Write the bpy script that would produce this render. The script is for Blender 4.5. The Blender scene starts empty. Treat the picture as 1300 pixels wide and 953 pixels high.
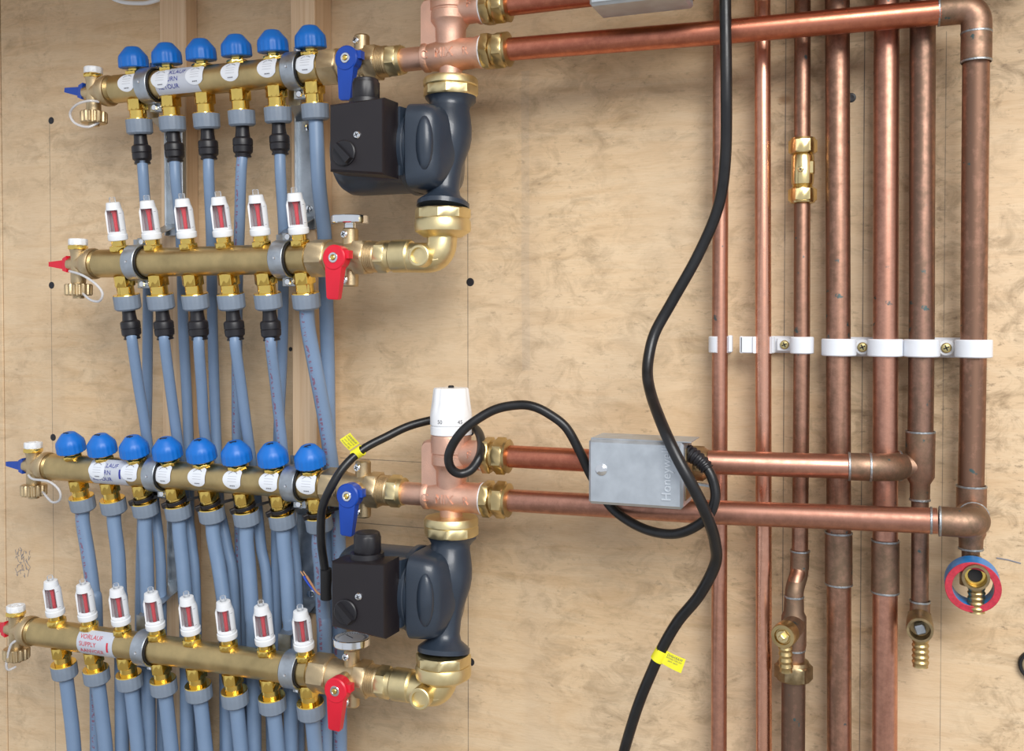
import bpy, bmesh, math, random
from mathutils import Vector, Matrix
random.seed(7)
V = Vector
PI = math.pi
S = bpy.context.scene
COL = S.collection

# ------------------------------------------------------------------ camera
TH = math.radians(20.7); PT = math.radians(1.2); FPX = 1264.0; DIST = 1.01; ZC = 1.3
CF = V((-math.sin(TH)*math.cos(PT), math.cos(TH)*math.cos(PT), -math.sin(PT)))
CR = V((math.cos(TH), math.sin(TH), 0)); CU = CR.cross(CF); CC = V((0, -DIST, ZC))
cam = bpy.data.cameras.new('camera'); camo = bpy.data.objects.new('camera', cam); COL.objects.link(camo)
camo.matrix_world = Matrix(((CR.x, CU.x, -CF.x, CC.x), (CR.y, CU.y, -CF.y, CC.y), (CR.z, CU.z, -CF.z, CC.z), (0, 0, 0, 1)))
cam.sensor_width = 36; cam.sensor_fit = 'HORIZONTAL'; cam.lens = FPX/1300*36
cam.shift_y = -45.5/1300; cam.clip_start = 0.02
S.camera = camo

def P(px, py, d=0.0):
    """the point on the plane d metres in front of the board that is seen at this place of the 1300 x 953 picture"""
    v = CF + CR*((px-650)/FPX) - CU*((py-431)/FPX)
    return CC + v*((DIST-d)/v.y)

# ------------------------------------------------------------------ world, light, exposure
w = bpy.data.worlds.new('world'); S.world = w; w.use_nodes = True
bg = w.node_tree.nodes['Background']; bg.inputs[0].default_value = (0.86, 0.91, 1.0, 1); bg.inputs[1].default_value = 0.70

def area(name, loc, target, sx, sy, power, colr):
    l = bpy.data.lights.new(name, 'AREA'); l.shape = 'RECTANGLE'; l.size = sx; l.size_y = sy; l.energy = power; l.color = colr
    o = bpy.data.objects.new(name, l); COL.objects.link(o); o.location = loc
    o.rotation_euler = (V(target)-V(loc)).to_track_quat('-Z', 'Y').to_euler(); return o
area('window_daylight', (1.0, -2.15, 2.72), (0.0, 0, 1.2), 1.7, 1.3, 84, (1.0, 0.985, 0.96))
S.view_settings.view_transform = 'Standard'; S.view_settings.look = 'None'
S.view_settings.exposure = 0.08; S.view_settings.gamma = 1.0; S.view_settings.use_curve_mapping = False

# ------------------------------------------------------------------ materials
def newmat(name):
    m = bpy.data.materials.new(name); m.use_nodes = True
    nt = m.node_tree; return m, nt, nt.nodes['Principled BSDF']
def N(nt, t, **kw):
    n = nt.nodes.new(t)
    for k, v in kw.items(): setattr(n, k, v)
    return n
def coords(nt, scale=(1, 1, 1), kind='Object'):
    tc = N(nt, 'ShaderNodeTexCoord'); mp = N(nt, 'ShaderNodeMapping'); mp.inputs['Scale'].default_value = scale
    nt.links.new(tc.outputs[kind], mp.inputs[0]); return mp.outputs[0]
def noise(nt, vec, scale, detail=4, rough=0.55, dist=0.0):
    n = N(nt, 'ShaderNodeTexNoise'); n.inputs['Scale'].default_value = scale; n.inputs['Detail'].default_value = detail
    n.inputs['Roughness'].default_value = rough; n.inputs['Distortion'].default_value = dist
    nt.links.new(vec, n.inputs['Vector']); return n.outputs[0]
def ramp(nt, fac, stops):
    r = N(nt, 'ShaderNodeValToRGB'); e = r.color_ramp.elements
    while len(e) < len(stops): e.new(0.5)
    for el, (p, c) in zip(e, stops): el.position = p; el.color = (c[0], c[1], c[2], 1) if isinstance(c, (tuple, list)) else (c, c, c, 1)
    nt.links.new(fac, r.inputs[0]); return r.outputs[0]
def mix(nt, fac, a, b, mode='MIX'):
    n = N(nt, 'ShaderNodeMix', data_type='RGBA', blend_type=mode)
    for s, v in ((0, fac), (6, a), (7, b)):
        if isinstance(v, (int, float)): n.inputs[s].default_value = v
        elif isinstance(v, tuple): n.inputs[s].default_value = (v[0], v[1], v[2], 1)
        else: nt.links.new(v, n.inputs[s])
    return n.outputs[2]
def math_(nt, op, a, b=0.0, c=None):
    n = N(nt, 'ShaderNodeMath', operation=op)
    for i, v in enumerate((a, b, c)):
        if v is None: continue
        if isinstance(v, (int, float)): n.inputs[i].default_value = v
        else: nt.links.new(v, n.inputs[i])
    return n.outputs[0]
def bump(nt, bs, h, strength, dist=0.001):
    b = N(nt, 'ShaderNodeBump'); b.inputs['Strength'].default_value = strength; b.inputs['Distance'].default_value = dist
    nt.links.new(h, b.inputs['Height']); nt.links.new(b.outputs[0], bs.inputs['Normal'])
def simple(name, col, rough=0.5, metal=0.0, var=0.0, scale=60, bmp=0.0, bscale=400, rvar=0.0, coat=0.0):
    m, nt, bs = newmat(name)
    bs.inputs['Roughness'].default_value = rough; bs.inputs['Metallic'].default_value = metal
    if coat: bs.inputs['Coat Weight'].default_value = coat
    vec = coords(nt)
    if var:
        f = noise(nt, vec, scale); lo = tuple(c*(1-var) for c in col); hi = tuple(min(1, c*(1+var)) for c in col)
        nt.links.new(ramp(nt, f, [(0.3, lo), (0.7, hi)]), bs.inputs['Base Color'])
        if rvar: nt.links.new(ramp(nt, f, [(0.3, max(0, rough-rvar)), (0.7, min(1, rough+rvar))]), bs.inputs['Roughness'])
    else: bs.inputs['Base Color'].default_value = (*col, 1)
    if bmp: bump(nt, bs, noise(nt, vec, bscale, 2), bmp, 0.0006)
    return m

M = {}
M['brass'] = simple('dull_brass', (0.56, 0.42, 0.20), 0.36, 1, 0.16, 40, 0.12, 700, 0.08)
M['brass_cast'] = simple('cast_brass', (0.58, 0.45, 0.27), 0.46, 1, 0.14, 50, 0.25, 900, 0.06)
M['brass_bright'] = simple('polished_brass', (0.88, 0.62, 0.16), 0.17, 1, 0.08, 60)
M['brass_pale'] = simple('pale_brass', (0.80, 0.66, 0.36), 0.40, 1, 0.08, 60, 0.08, 500, 0.06)
M['brass_fit'] = simple('clean_brass_fitting', (0.80, 0.63, 0.31), 0.24, 1, 0.08, 60)
M['brass_old'] = simple('old_brass', (0.36, 0.27, 0.15), 0.42, 1, 0.3, 90, 0.2, 500, 0.1)
M['bronze'] = simple('cast_bronze', (0.80, 0.50, 0.375), 0.52, 1, 0.10, 45, 0.45, 1300, 0.05)
M['blue_cap'] = simple('blue_cap_plastic', (0.004, 0.155, 0.58), 0.40, 0, 0.06, 30)
M['blue_lever'] = simple('blue_lever_plastic', (0.006, 0.055, 0.36), 0.35, 0, 0.08, 40)
M['red'] = simple('red_plastic', (0.66, 0.010, 0.030), 0.35, 0, 0.06, 40)
M['white'] = simple('white_plastic', (0.80, 0.82, 0.84), 0.35, 0, 0.03, 30)
M['knob_white'] = simple('white_knob_plastic', (0.86, 0.87, 0.88), 0.28, 0, 0.02, 30)
M['grey_nut'] = simple('grey_nut_plastic', (0.20, 0.245, 0.31), 0.5, 0, 0.08, 60)
M['black'] = simple('black_plastic', (0.011, 0.010, 0.013), 0.42, 0, 0.15, 60)
M['box_black'] = simple('black_box_plastic', (0.011, 0.008, 0.010), 0.45, 0, 0.12, 40, 0.06, 1500)
M['rubber'] = simple('black_rubber', (0.008, 0.008, 0.009), 0.6, 0, 0.2, 90)
M['cable'] = simple('black_cable_sheath', (0.009, 0.009, 0.010), 0.36, 0, 0.3, 70, 0.08, 500, 0.08)
M['pump'] = simple('pump_paint', (0.023, 0.034, 0.052), 0.36, 0, 0.10, 40, 0.15, 900, 0.05, 0.15)
M['steel'] = simple('galvanised_steel', (0.47, 0.51, 0.55), 0.42, 1, 0.16, 90, 0.05, 300, 0.1)
M['steel_box'] = simple('galvanised_sheet', (0.50, 0.54, 0.58), 0.42, 0.7, 0.10, 60, 0.03, 500, 0.06)
M['steel_light'] = simple('light_steel_letters', (0.66, 0.70, 0.74), 0.4, 0.6)  # box metal made a bit lighter for the raised letters
M['chrome'] = simple('chrome', (0.82, 0.83, 0.84), 0.09, 1)
M['sticker'] = simple('white_sticker_paper', (0.74, 0.77, 0.82), 0.5, 0, 0.02, 40)
M['label_paper'] = simple('grey_label_paper', (0.52, 0.55, 0.62), 0.45, 0, 0.03, 40)
M['ink_blue'] = simple('blue_print', (0.02, 0.03, 0.30), 0.5)
M['ink_red'] = simple('red_print', (0.62, 0.02, 0.04), 0.5)
M['ink_grey'] = simple('grey_print', (0.10, 0.10, 0.12), 0.6)
M['ink_soft'] = simple('soft_grey_print', (0.42, 0.43, 0.46), 0.6)
M['pen'] = simple('felt_pen', (0.22, 0.23, 0.27), 0.7)
M['yellow'] = simple('yellow_tag_film', (0.86, 0.80, 0.03), 0.35, 0, 0.05, 90)
M['solder'] = simple('solder', (0.42, 0.45, 0.47), 0.45, 1, 0.25, 400, 0.5, 700)
M['ptfe'] = simple('white_thread_tape', (0.78, 0.78, 0.78), 0.6, 0, 0.06, 300, 0.5, 900)
M['clip'] = simple('white_clip_plastic', (0.76, 0.79, 0.84), 0.38, 0, 0.03, 40)
M['tape_blue'] = simple('blue_tape_backing', (0.01, 0.20, 0.55), 0.35, 0, 0.15, 120)
M['tape_red'] = simple('red_tape_edge', (0.50, 0.03, 0.055), 0.5, 0, 0.2, 300, 0.4, 1200)
M['screw_yellow'] = simple('passivated_screw', (0.62, 0.52, 0.24), 0.35, 1, 0.1, 200)
M['wire_blue'] = simple('blue_wire', (0.01, 0.06, 0.45), 0.4)
M['wire_brown'] = simple('brown_wire', (0.40, 0.20, 0.10), 0.4)
M['copper_wire'] = simple('bare_copper_wire', (0.75, 0.45, 0.25), 0.4, 1)
M['lens'] = simple('dial_face', (0.72, 0.74, 0.77), 0.25, 0, 0.02, 60)
M['floor'] = simple('concrete', (0.33, 0.31, 0.28), 0.8, 0, 0.15, 8, 0.3, 60)

def glassy(name, col, body):
    """thin clear plastic: lets light straight through, a share of it milky, with a gloss"""
    m, nt, bs = newmat(name); out = nt.nodes['Material Output']
    bs.inputs['Base Color'].default_value = (*col, 1); bs.inputs['Roughness'].default_value = 0.15
    tr = N(nt, 'ShaderNodeBsdfTransparent'); mx = N(nt, 'ShaderNodeMixShader'); fr = N(nt, 'ShaderNodeFresnel'); fr.inputs[0].default_value = 1.4
    nt.links.new(math_(nt, 'MAXIMUM', fr.outputs[0], body), mx.inputs[0])
    nt.links.new(tr.outputs[0], mx.inputs[1]); nt.links.new(bs.outputs[0], mx.inputs[2]); nt.links.new(mx.outputs[0], out.inputs['Surface'])
    return m
M['clear'] = glassy('clear_plastic', (0.90, 0.92, 0.94), 0.07)
M['tether'] = glassy('milky_plastic', (0.80, 0.80, 0.82), 0.55)

def copper(name, bright, dark, amount, stretch, spots=0.0, rough=0.25):
    m, nt, bs = newmat(name)
    vec = coords(nt, stretch); vec0 = coords(nt)
    f = noise(nt, vec, 22, 5, 0.6, 0.4); g = noise(nt, vec0, 130, 4, 0.65)
    fac = ramp(nt, mix(nt, 0.35, f, g), [(max(0, 0.62-amount*0.45), 0.0), (max(0.02, 0.86-amount*0.45), 1.0)])
    c = mix(nt, fac, bright, dark)
    if spots:
        s = noise(nt, vec0, 95, 3, 0.5)
        c = mix(nt, ramp(nt, s, [(0.70-spots*0.05, 0.0), (0.74-spots*0.05, 0.8)]), c, (0.05, 0.14, 0.15))
    nt.links.new(c, bs.inputs['Base Color']); bs.inputs['Metallic'].default_value = 1
    nt.links.new(ramp(nt, fac, [(0, rough), (1, rough+0.2)]), bs.inputs['Roughness'])
    bump(nt, bs, g, 0.06, 0.0004); return m
VERT = (1.6, 1.6, 0.12); HORI = (0.12, 1.6, 1.6)
M['copper_v1'] = copper('copper_pink', (0.72, 0.37, 0.26), (0.38, 0.19, 0.135), 0.58, VERT, 0.15, 0.28)
M['copper_v2'] = copper('copper_bright', (0.86, 0.46, 0.32), (0.56, 0.27, 0.18), 0.5, VERT, 0.0, 0.24)
M['copper_v3'] = copper('copper_brown', (0.65, 0.345, 0.24), (0.27, 0.155, 0.105), 0.68, VERT, 0.3, 0.28)
M['copper_v4'] = copper('copper_tarnished', (0.50, 0.275, 0.20), (0.22, 0.14, 0.10), 0.72, VERT, 0.4, 0.30)
M['copper_h1'] = copper('copper_red', (0.72, 0.275, 0.17), (0.44, 0.15, 0.095), 0.56, HORI, 0.0, 0.26)
M['copper_h2'] = copper('copper_rose', (0.66, 0.33, 0.24), (0.38, 0.19, 0.135), 0.56, HORI, 0.0, 0.28)
M['copper_fit'] = copper('copper_fitting', (0.52, 0.30, 0.21), (0.25, 0.17, 0.115), 0.7, (1, 1, 1), 0.6, 0.38)

# hoses: soft satin plastic, some with a row of tiny reddish print along them
def hose_mat(name, printed):
    m, nt, bs = newmat(name); bs.inputs['Roughness'].default_value = 0.42
    c = ramp(nt, noise(nt, coords(nt), 30), [(0.3, (0.165, 0.245, 0.375)), (0.7, (0.19, 0.275, 0.41))])
    if printed:
        uv = N(nt, 'ShaderNodeUVMap'); sp = N(nt, 'ShaderNodeSeparateXYZ'); nt.links.new(uv.outputs[0], sp.inputs[0])
        band = math_(nt, 'COMPARE', sp.outputs[0], printed, 0.035)
        mp = N(nt, 'ShaderNodeMapping'); mp.inputs['Scale'].default_value = (6, 330, 1); nt.links.new(uv.outputs[0], mp.inputs[0])
        n = noise(nt, mp.outputs[0], 1.0, 2, 0.6)
        fac = math_(nt, 'MULTIPLY', band, math_(nt, 'GREATER_THAN', n, 0.53))
        c = mix(nt, math_(nt, 'MULTIPLY', fac, 0.75), c, (0.22, 0.06, 0.10))
    nt.links.new(c, bs.inputs['Base Color']); return m
M['hose'] = hose_mat('blue_grey_hose', 0)
M['hose_print'] = hose_mat('blue_grey_hose_printed', 0.75)

# plywood: horizontal rotary-cut grain, stains, pencil lines at fixed places of the board
def plywood(name, lines):
    m, nt, bs = newmat(name); bs.inputs['Roughness'].default_value = 0.62
    v0 = coords(nt); vg = coords(nt, (1.0, 1.0, 6.5)); vf = coords(nt, (3.0, 1.0, 55.0)); vv = coords(nt, (7.0, 1.0, 0.6))
    big = noise(nt, v0, 2.6, 3, 0.5); grain = noise(nt, vg, 6.5, 6, 0.62, 1.4); fine = noise(nt, vf, 22, 3, 0.6); colm = noise(nt, vv, 2.2, 3, 0.5)
    c = ramp(nt, grain, [(0.28, (0.60, 0.395, 0.205)), (0.46, (0.69, 0.49, 0.285)), (0.62, (0.725, 0.54, 0.335)), (0.80, (0.66, 0.445, 0.235))])
    c = mix(nt, ramp(nt, big, [(0.35, 0.0), (0.68, 0.55)]), c, (0.70, 0.56, 0.39))
    c = mix(nt, ramp(nt, fine, [(0.36, 0.18), (0.56, 0.0)]), c, (0.40, 0.255, 0.135))
    c = mix(nt, ramp(nt, colm, [(0.52, 0.0), (0.75, 0.22)]), c, (0.42, 0.31, 0.21))
    # dirt: dense small smudges towards the pipes on the right, fewer on the left
    sx = N(nt, 'ShaderNodeSeparateXYZ'); nt.links.new(v0, sx.inputs[0])
    dens = N(nt, 'ShaderNodeMapRange'); nt.links.new(sx.outputs[0], dens.inputs[0])
    dens.inputs[1].default_value = -0.45; dens.inputs[2].default_value = 0.12; dens.inputs[3].default_value = 0.45; dens.inputs[4].default_value = 1.0
    sm = noise(nt, coords(nt, (1, 1, 1.5)), 30, 6, 0.7, 0.8); sm2 = noise(nt, coords(nt, (1, 1, 2.2)), 75, 5, 0.7); patch = noise(nt, v0, 7, 3, 0.6)
    d1 = math_(nt, 'MULTIPLY', ramp(nt, sm, [(0.46, 0.0), (0.66, 0.85)]), ramp(nt, patch, [(0.36, 0.1), (0.58, 1.0)]))
    d2 = math_(nt, 'MULTIPLY', ramp(nt, sm2, [(0.58, 0.0), (0.70, 0.85)]), ramp(nt, patch, [(0.32, 0.2), (0.56, 1.0)]))
    c = mix(nt, math_(nt, 'MULTIPLY', d1, dens.outputs[0]), c, (0.25, 0.165, 0.085))
    c = mix(nt, math_(nt, 'MULTIPLY', d2, dens.outputs[0]), c, (0.17, 0.11, 0.06))
    # a few knots and resin dots
    vo = N(nt, 'ShaderNodeTexVoronoi'); vo.inputs['Scale'].default_value = 5.5; nt.links.new(coords(nt, (1, 1, 1.4)), vo.inputs['Vector'])
    c = mix(nt, ramp(nt, vo.outputs['Distance'], [(0.018, 0.7), (0.05, 0.0)]), c, (0.30, 0.145, 0.05))
    # pencil lines and one smeared glue line
    for (ax_, pos, lo, hi, wd, strength, colr) in lines:
        a, b = (sx.outputs[0], sx.outputs[2]) if ax_ == 'x' else (sx.outputs[2], sx.outputs[0])
        wob = math_(nt, 'ADD', a, math_(nt, 'MULTIPLY', math_(nt, 'SUBTRACT', noise(nt, v0, 9, 1), 0.5), 0.004 if wd > 0.002 else 0.0))
        f = math_(nt, 'MULTIPLY', math_(nt, 'COMPARE', wob, pos, wd), math_(nt, 'COMPARE', b, (lo+hi)/2, (hi-lo)/2))
        f = math_(nt, 'MULTIPLY', f, ramp(nt, noise(nt, v0, 28, 3), [(0.25, strength*0.45), (0.6, strength)]))
        c = mix(nt, f, c, colr)
    nt.links.new(c, bs.inputs['Base Color']); bump(nt, bs, mix(nt, 0.5, grain, fine), 0.12, 0.0012); return m
GR = (0.10, 0.08, 0.07)
def lx(px, y0, y1): return (P(px, 430).x, P(px, y1).z, P(px, y0).z)
lines = []
for px, y0, y1, wd, st in ((65.5, 150, 1000, 0.0006, 0.55), (594, 95, 1000, 0.0005, 0.8), (995.5, -40, 1000, 0.0005, 0.8), (1095, 40, 1000, 0.0005, 0.8), (1198, 40, 1000, 0.0004, 0.6), (1254, 100, 700, 0.0003, 0.2)):
    x, lo, hi = lx(px, y0, y1); lines.append(('x', x, lo, hi, wd, st, GR))
x, lo, hi = lx(667, 90, 470); lines.append(('x', x, lo, hi, 0.0045, 0.16, (0.30, 0.27, 0.24)))
lines.append(('z', P(540, 587).z, P(432, 585).x, P(556, 587).x, 0.0005, 0.7, GR))
lines.append(('z', P(500, 667).z, P(380, 667).x, P(548, 667).x, 0.0005, 0.7, GR))
M['ply'] = plywood('plywood', lines)
M['ply_side'] = plywood('plywood_offcut', [])

def timber(name, c0, c1):
    m, nt, bs = newmat(name); bs.inputs['Roughness'].default_value = 0.6
    g = noise(nt, coords(nt, (60, 40, 1.0)), 4, 4, 0.6, 0.6); k = N(nt, 'ShaderNodeTexVoronoi'); k.inputs['Scale'].default_value = 7
    nt.links.new(coords(nt, (1.0, 1.0, 0.6)), k.inputs['Vector'])
    c = ramp(nt, g, [(0.32, c0), (0.65, c1)])
    c = mix(nt, ramp(nt, k.outputs['Distance'], [(0.03, 0.75), (0.08, 0.0)]), c, (0.24, 0.10, 0.05))
    nt.links.new(c, bs.inputs['Base Color']); bump(nt, bs, g, 0.08, 0.001); return m
M['timber'] = timber('pine_batten', (0.60, 0.40, 0.235), (0.72, 0.53, 0.34))

# ------------------------------------------------------------------ mesh helpers
def axm(o, z, ref=(0, 0, 1)):
    """matrix with its local z along the direction z, at o"""
    z = V(z).normalized(); ref = V(ref)
    if abs(z.dot(ref.normalized())) > 0.95: ref = V((1, 0, 0))
    x = ref.cross(z).normalized(); y = z.cross(x)
    return Matrix(((x.x, y.x, z.x, o[0]), (x.y, y.y, z.y, o[1]), (x.z, y.z, z.z, o[2]), (0, 0, 0, 1)))
def T(x, y, z): return Matrix.Translation((x, y, z))
ZUP = lambda x=0, y=0, z=0: T(x, y, z)

class MB:
    def __init__(s): s.v = []; s.f = []; s.uv = []
    def add(s, vs, fs, m=None, uvs=None):
        b = len(s.v)
        s.v += [tuple(m @ V(v)) for v in vs] if m is not None else [tuple(v) for v in vs]
        for i, f in enumerate(fs):
            s.f.append(tuple(b+k for k in f)); s.uv.append(uvs[i] if uvs else None)
        return s
    def lathe(s, prof, m=None, seg=24, caps=True, knurl=None, phase=0.0):
        """prof: (radius, height) from bottom to top; knurl: (rows, depth) lowers every other column of those rows"""
        vs = []; fs = []; n = len(prof)
        for j, (r, h) in enumerate(prof):
            for i in range(seg):
                a = phase+2*PI*i/seg; rr = r
                if knurl and j in knurl[0] and i % 4 in (2, 3): rr = r-knurl[1]
                vs.append((rr*math.cos(a), rr*math.sin(a), h))
        for j in range(n-1):
            for i in range(seg):
                k = (i+1) % seg; fs.append((j*seg+i, j*seg+k, (j+1)*seg+k, (j+1)*seg+i))
        if caps: fs.append(tuple(range(seg-1, -1, -1))); fs.append(tuple((n-1)*seg+i for i in range(seg)))
        return s.add(vs, fs, m)
    def arc(s, loop, m, a0, a1, seg=16):
        """closed profile loop (radius, height), turned from angle a0 to a1 and capped at both ends"""
        vs = []; fs = []; n = len(loop)
        for i in range(seg+1):
            a = a0+(a1-a0)*i/seg
            for r, h in loop: vs.append((r*math.cos(a), r*math.sin(a), h))
        for i in range(seg):
            for j in range(n):
                k = (j+1) % n; fs.append((i*n+j, (i+1)*n+j, (i+1)*n+k, i*n+k))
        fs.append(tuple(range(n))); fs.append(tuple(seg*n+j for j in range(n-1, -1, -1)))
        return s.add(vs, fs, m)
    def ring(s, r0, r1, h0, h1, m=None, seg=32, b=0.0):
        loop = [(r0+b, h0), (r1-b, h0), (r1, h0+b), (r1, h1-b), (r1-b, h1), (r0+b, h1), (r0, h1-b), (r0, h0+b)] if b else [(r0, h0), (r1, h0), (r1, h1), (r0, h1)]
        vs = []; fs = []; n = len(loop)
        for i in range(seg):
            a = 2*PI*i/seg
            for r, h in loop: vs.append((r*math.cos(a), r*math.sin(a), h))
        for i in range(seg):
            i2 = (i+1) % seg
            for j in range(n):
                k = (j+1) % n; fs.append((i*n+j, i2*n+j, i2*n+k, i*n+k))
        return s.add(vs, fs, m)
    def hexn(s, rc, h0, h1, m=None, ch=0.0012, phase=0.0, sides=6):
        """hexagon of corner radius rc with chamfered corners, from a round-ish 24-gon intersection"""
        seg = sides*4; vs = []; fs = []; ap = rc*math.cos(PI/sides)
        def rad(a, lim):
            t = ((a-phase) % (2*PI/sides))-PI/sides
            return min(ap/math.cos(t), lim)
        rows = [(h0, ap*0.985), (h0+ch, rc*0.985), (h1-ch, rc*0.985), (h1, ap*0.985)]
        for h, lim in rows:
            for i in range(seg):
                a = phase+2*PI*i/seg; r = rad(a, lim); vs.append((r*math.cos(a), r*math.sin(a), h))
        for j in range(3):
            for i in range(seg):
                k = (i+1) % seg; fs.append((j*seg+i, j*seg+k, (j+1)*seg+k, (j+1)*seg+i))
        fs.append(tuple(range(seg-1, -1, -1))); fs.append(tuple(3*seg+i for i in range(seg)))
        return s.add(vs, fs, m)
    def tube(s, pts, r, seg=14, caps=True):
        pts = [V(p) for p in pts]; n = len(pts); rs = r if isinstance(r, (list, tuple)) else [r]*n
        tan = [(pts[min(i+1, n-1)]-pts[max(i-1, 0)]).normalized() for i in range(n)]
        ref = V((0, 1, 0)) if abs(tan[0].y) < 0.9 else V((1, 0, 0))
        x = ref.cross(tan[0]).normalized(); vs = []; fs = []; uvs = []; L = [0.0]
        for i in range(1, n): L.append(L[-1]+(pts[i]-pts[i-1]).length)
        for i in range(n):
            x = (x-tan[i]*x.dot(tan[i])).normalized(); y = tan[i].cross(x)
            for k in range(seg):
                a = 2*PI*k/seg; vs.append(pts[i]+(x*math.cos(a)+y*math.sin(a))*rs[i])
        for i in range(n-1):
            for k in range(seg):
                k2 = (k+1) % seg; fs.append((i*seg+k, i*seg+k2, (i+1)*seg+k2, (i+1)*seg+k))
                uvs.append(((k/seg, L[i]), ((k+1)/seg, L[i]), ((k+1)/seg, L[i+1]), (k/seg, L[i+1])))
        if caps:
            fs.append(tuple(range(seg-1, -1, -1))); fs.append(tuple((n-1)*seg+k for k in range(seg))); uvs += [None, None]
        return s.add(vs, fs, None, uvs)
    def box(s, c, size, b=0.0, m=None):
        hx, hy, hz = size[0]/2, size[1]/2, size[2]/2; b = min(b, hx*0.9, hy*0.9, hz*0.9); pts = []
        for sx in (-1, 1):
            for sy in (-1, 1):
                for sz in (-1, 1):
                    if b > 0:
                        for q in ((b, b*0.3, b*0.3), (b*0.3, b, b*0.3), (b*0.3, b*0.3, b), (b, 0, b), (0, b, b), (b, b, 0)) if b > 0.0035 else ((b, b, 0), (b, 0, b), (0, b, b)):
                            pts.append((c[0]+sx*(hx-q[0]), c[1]+sy*(hy-q[1]), c[2]+sz*(hz-q[2])))
                    else: pts.append((c[0]+sx*hx, c[1]+sy*hy, c[2]+sz*hz))
        return s.hull(pts, m)
    def hull(s, pts, m=None):
        bm = bmesh.new()
        for p in pts: bm.verts.new(p)
        bmesh.ops.remove_doubles(bm, verts=bm.verts, dist=1e-6)
        bmesh.ops.convex_hull(bm, input=bm.verts)
        bmesh.ops.delete(bm, geom=[v for v in bm.verts if not v.link_faces], context='VERTS')
        bmesh.ops.dissolve_limit(bm, angle_limit=0.01, verts=bm.verts, edges=bm.edges)
        bm.verts.index_update(); vs = [v.co.copy() for v in bm.verts]; fs = [[v.index for v in f.verts] for f in bm.faces]; bm.free()
        return s.add(vs, fs, m)
    def prism(s, poly, h0, h1, m=None, b=0.0):
        """flat outline (x, y) raised from h0 to h1, rim chamfered by b"""
        n = len(poly); cx = sum(p[0] for p in poly)/n; cy = sum(p[1] for p in poly)/n; vs = []; fs = []
        rows = [(h0, b), (h0+b, 0), (h1-b, 0), (h1, b)] if b else [(h0, 0), (h1, 0)]
        for h, q in rows:
            for x, y in poly:
                d = math.hypot(x-cx, y-cy) or 1; k = (d-q)/d; vs.append((cx+(x-cx)*k, cy+(y-cy)*k, h))
        for j in range(len(rows)-1):
            for i in range(n):
                k = (i+1) % n; fs.append((j*n+i, j*n+k, (j+1)*n+k, (j+1)*n+i))
        fs.append(tuple(range(n-1, -1, -1))); fs.append(tuple((len(rows)-1)*n+i for i in range(n)))
        return s.add(vs, fs, m)
    def loft(s, secs):
        n = len(secs[0]); vs = [p for q in secs for p in q]; fs = []
        for j in range(len(secs)-1):
            for i in range(n):
                k = (i+1) % n; fs.append((j*n+i, j*n+k, (j+1)*n+k, (j+1)*n+i))
        fs.append(tuple(range(n-1, -1, -1))); fs.append(tuple((len(secs)-1)*n+i for i in range(n)))
        return s.add(vs, fs)
    def ellipsoid(s, c, r, seg=20, rings=10, m=None):
        vs = []; fs = []
        for j in range(rings+1):
            t = PI*(j+0.02)/(rings+0.04)
            for i in range(seg):
                a = 2*PI*i/seg; vs.append((c[0]+r[0]*math.sin(t)*math.cos(a), c[1]+r[1]*math.sin(t)*math.sin(a), c[2]-r[2]*math.cos(t)))
        for j in range(rings):
            for i in range(seg):
                k = (i+1) % seg; fs.append((j*seg+i, j*seg+k, (j+1)*seg+k, (j+1)*seg+i))
        fs.append(tuple(range(seg-1, -1, -1))); fs.append(tuple(rings*seg+i for i in range(seg)))
        return s.add(vs, fs, m)
    def mesh(s, name, mat, org=(0, 0, 0), angle=34):
        me = bpy.data.meshes.new(name); o = V(org)
        me.from_pydata([tuple(V(v)-o) for v in s.v], [], s.f)
        if any(u for u in s.uv):
            ul = me.uv_layers.new(name='UVMap'); i = 0
            for f, u in zip(s.f, s.uv):
                for k in range(len(f)):
                    ul.data[i].uv = u[k] if u else (0.0, 0.0); i += 1
        bm = bmesh.new(); bm.from_mesh(me); bmesh.ops.recalc_face_normals(bm, faces=bm.faces); bm.to_mesh(me); bm.free()
        me.shade_smooth(); me.set_sharp_from_angle(angle=math.radians(angle)); me.materials.append(M[mat]); return me
    def build(s, name, mat, parent=None, org=(0, 0, 0), label=None, angle=34):
        o = bpy.data.objects.new(name, s.mesh(name, mat, org, angle)); COL.objects.link(o)
        if parent: o.parent = parent
        else: o.location = org
        if label: o['label'] = label
        return o

def tag(o, label, cat, group=None):
    o['label'] = label; o['category'] = cat
    if group: o['group'] = group
    return o
def thing(name, label, cat, loc=(0, 0, 0), group=None):
    o = bpy.data.objects.new(name, None); COL.objects.link(o); o.location = loc; o.empty_display_size = 0.02
    return tag(o, label, cat, group)
def copy_tree(o, parent=None):
    c = o.copy(); COL.objects.link(c); c.parent = parent
    for ch in list(o.children): copy_tree(ch, c)
    return c
def dup(o, loc, label, group=None):
    c = copy_tree(o); c.location = loc; c['label'] = label
    if group: c['group'] = group
    return c
def dup_part(o, offset, parent=None):
    c = copy_tree(o, parent or o.parent); c.location = V(o.location)+V(offset); return c
def smooth_path(pts, n=8):
    pts = [V(p) for p in pts]; out = []
    for i in range(len(pts)-1):
        p0 = pts[max(i-1, 0)]; p1 = pts[i]; p2 = pts[i+1]; p3 = pts[min(i+2, len(pts)-1)]
        for k in range(n):
            t = k/n; out.append(0.5*((2*p1)+(p2-p0)*t+(2*p0-5*p1+4*p2-p3)*t*t+(3*p1-p0-3*p2+p3)*t**3))
    return out+[pts[-1]]
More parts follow.
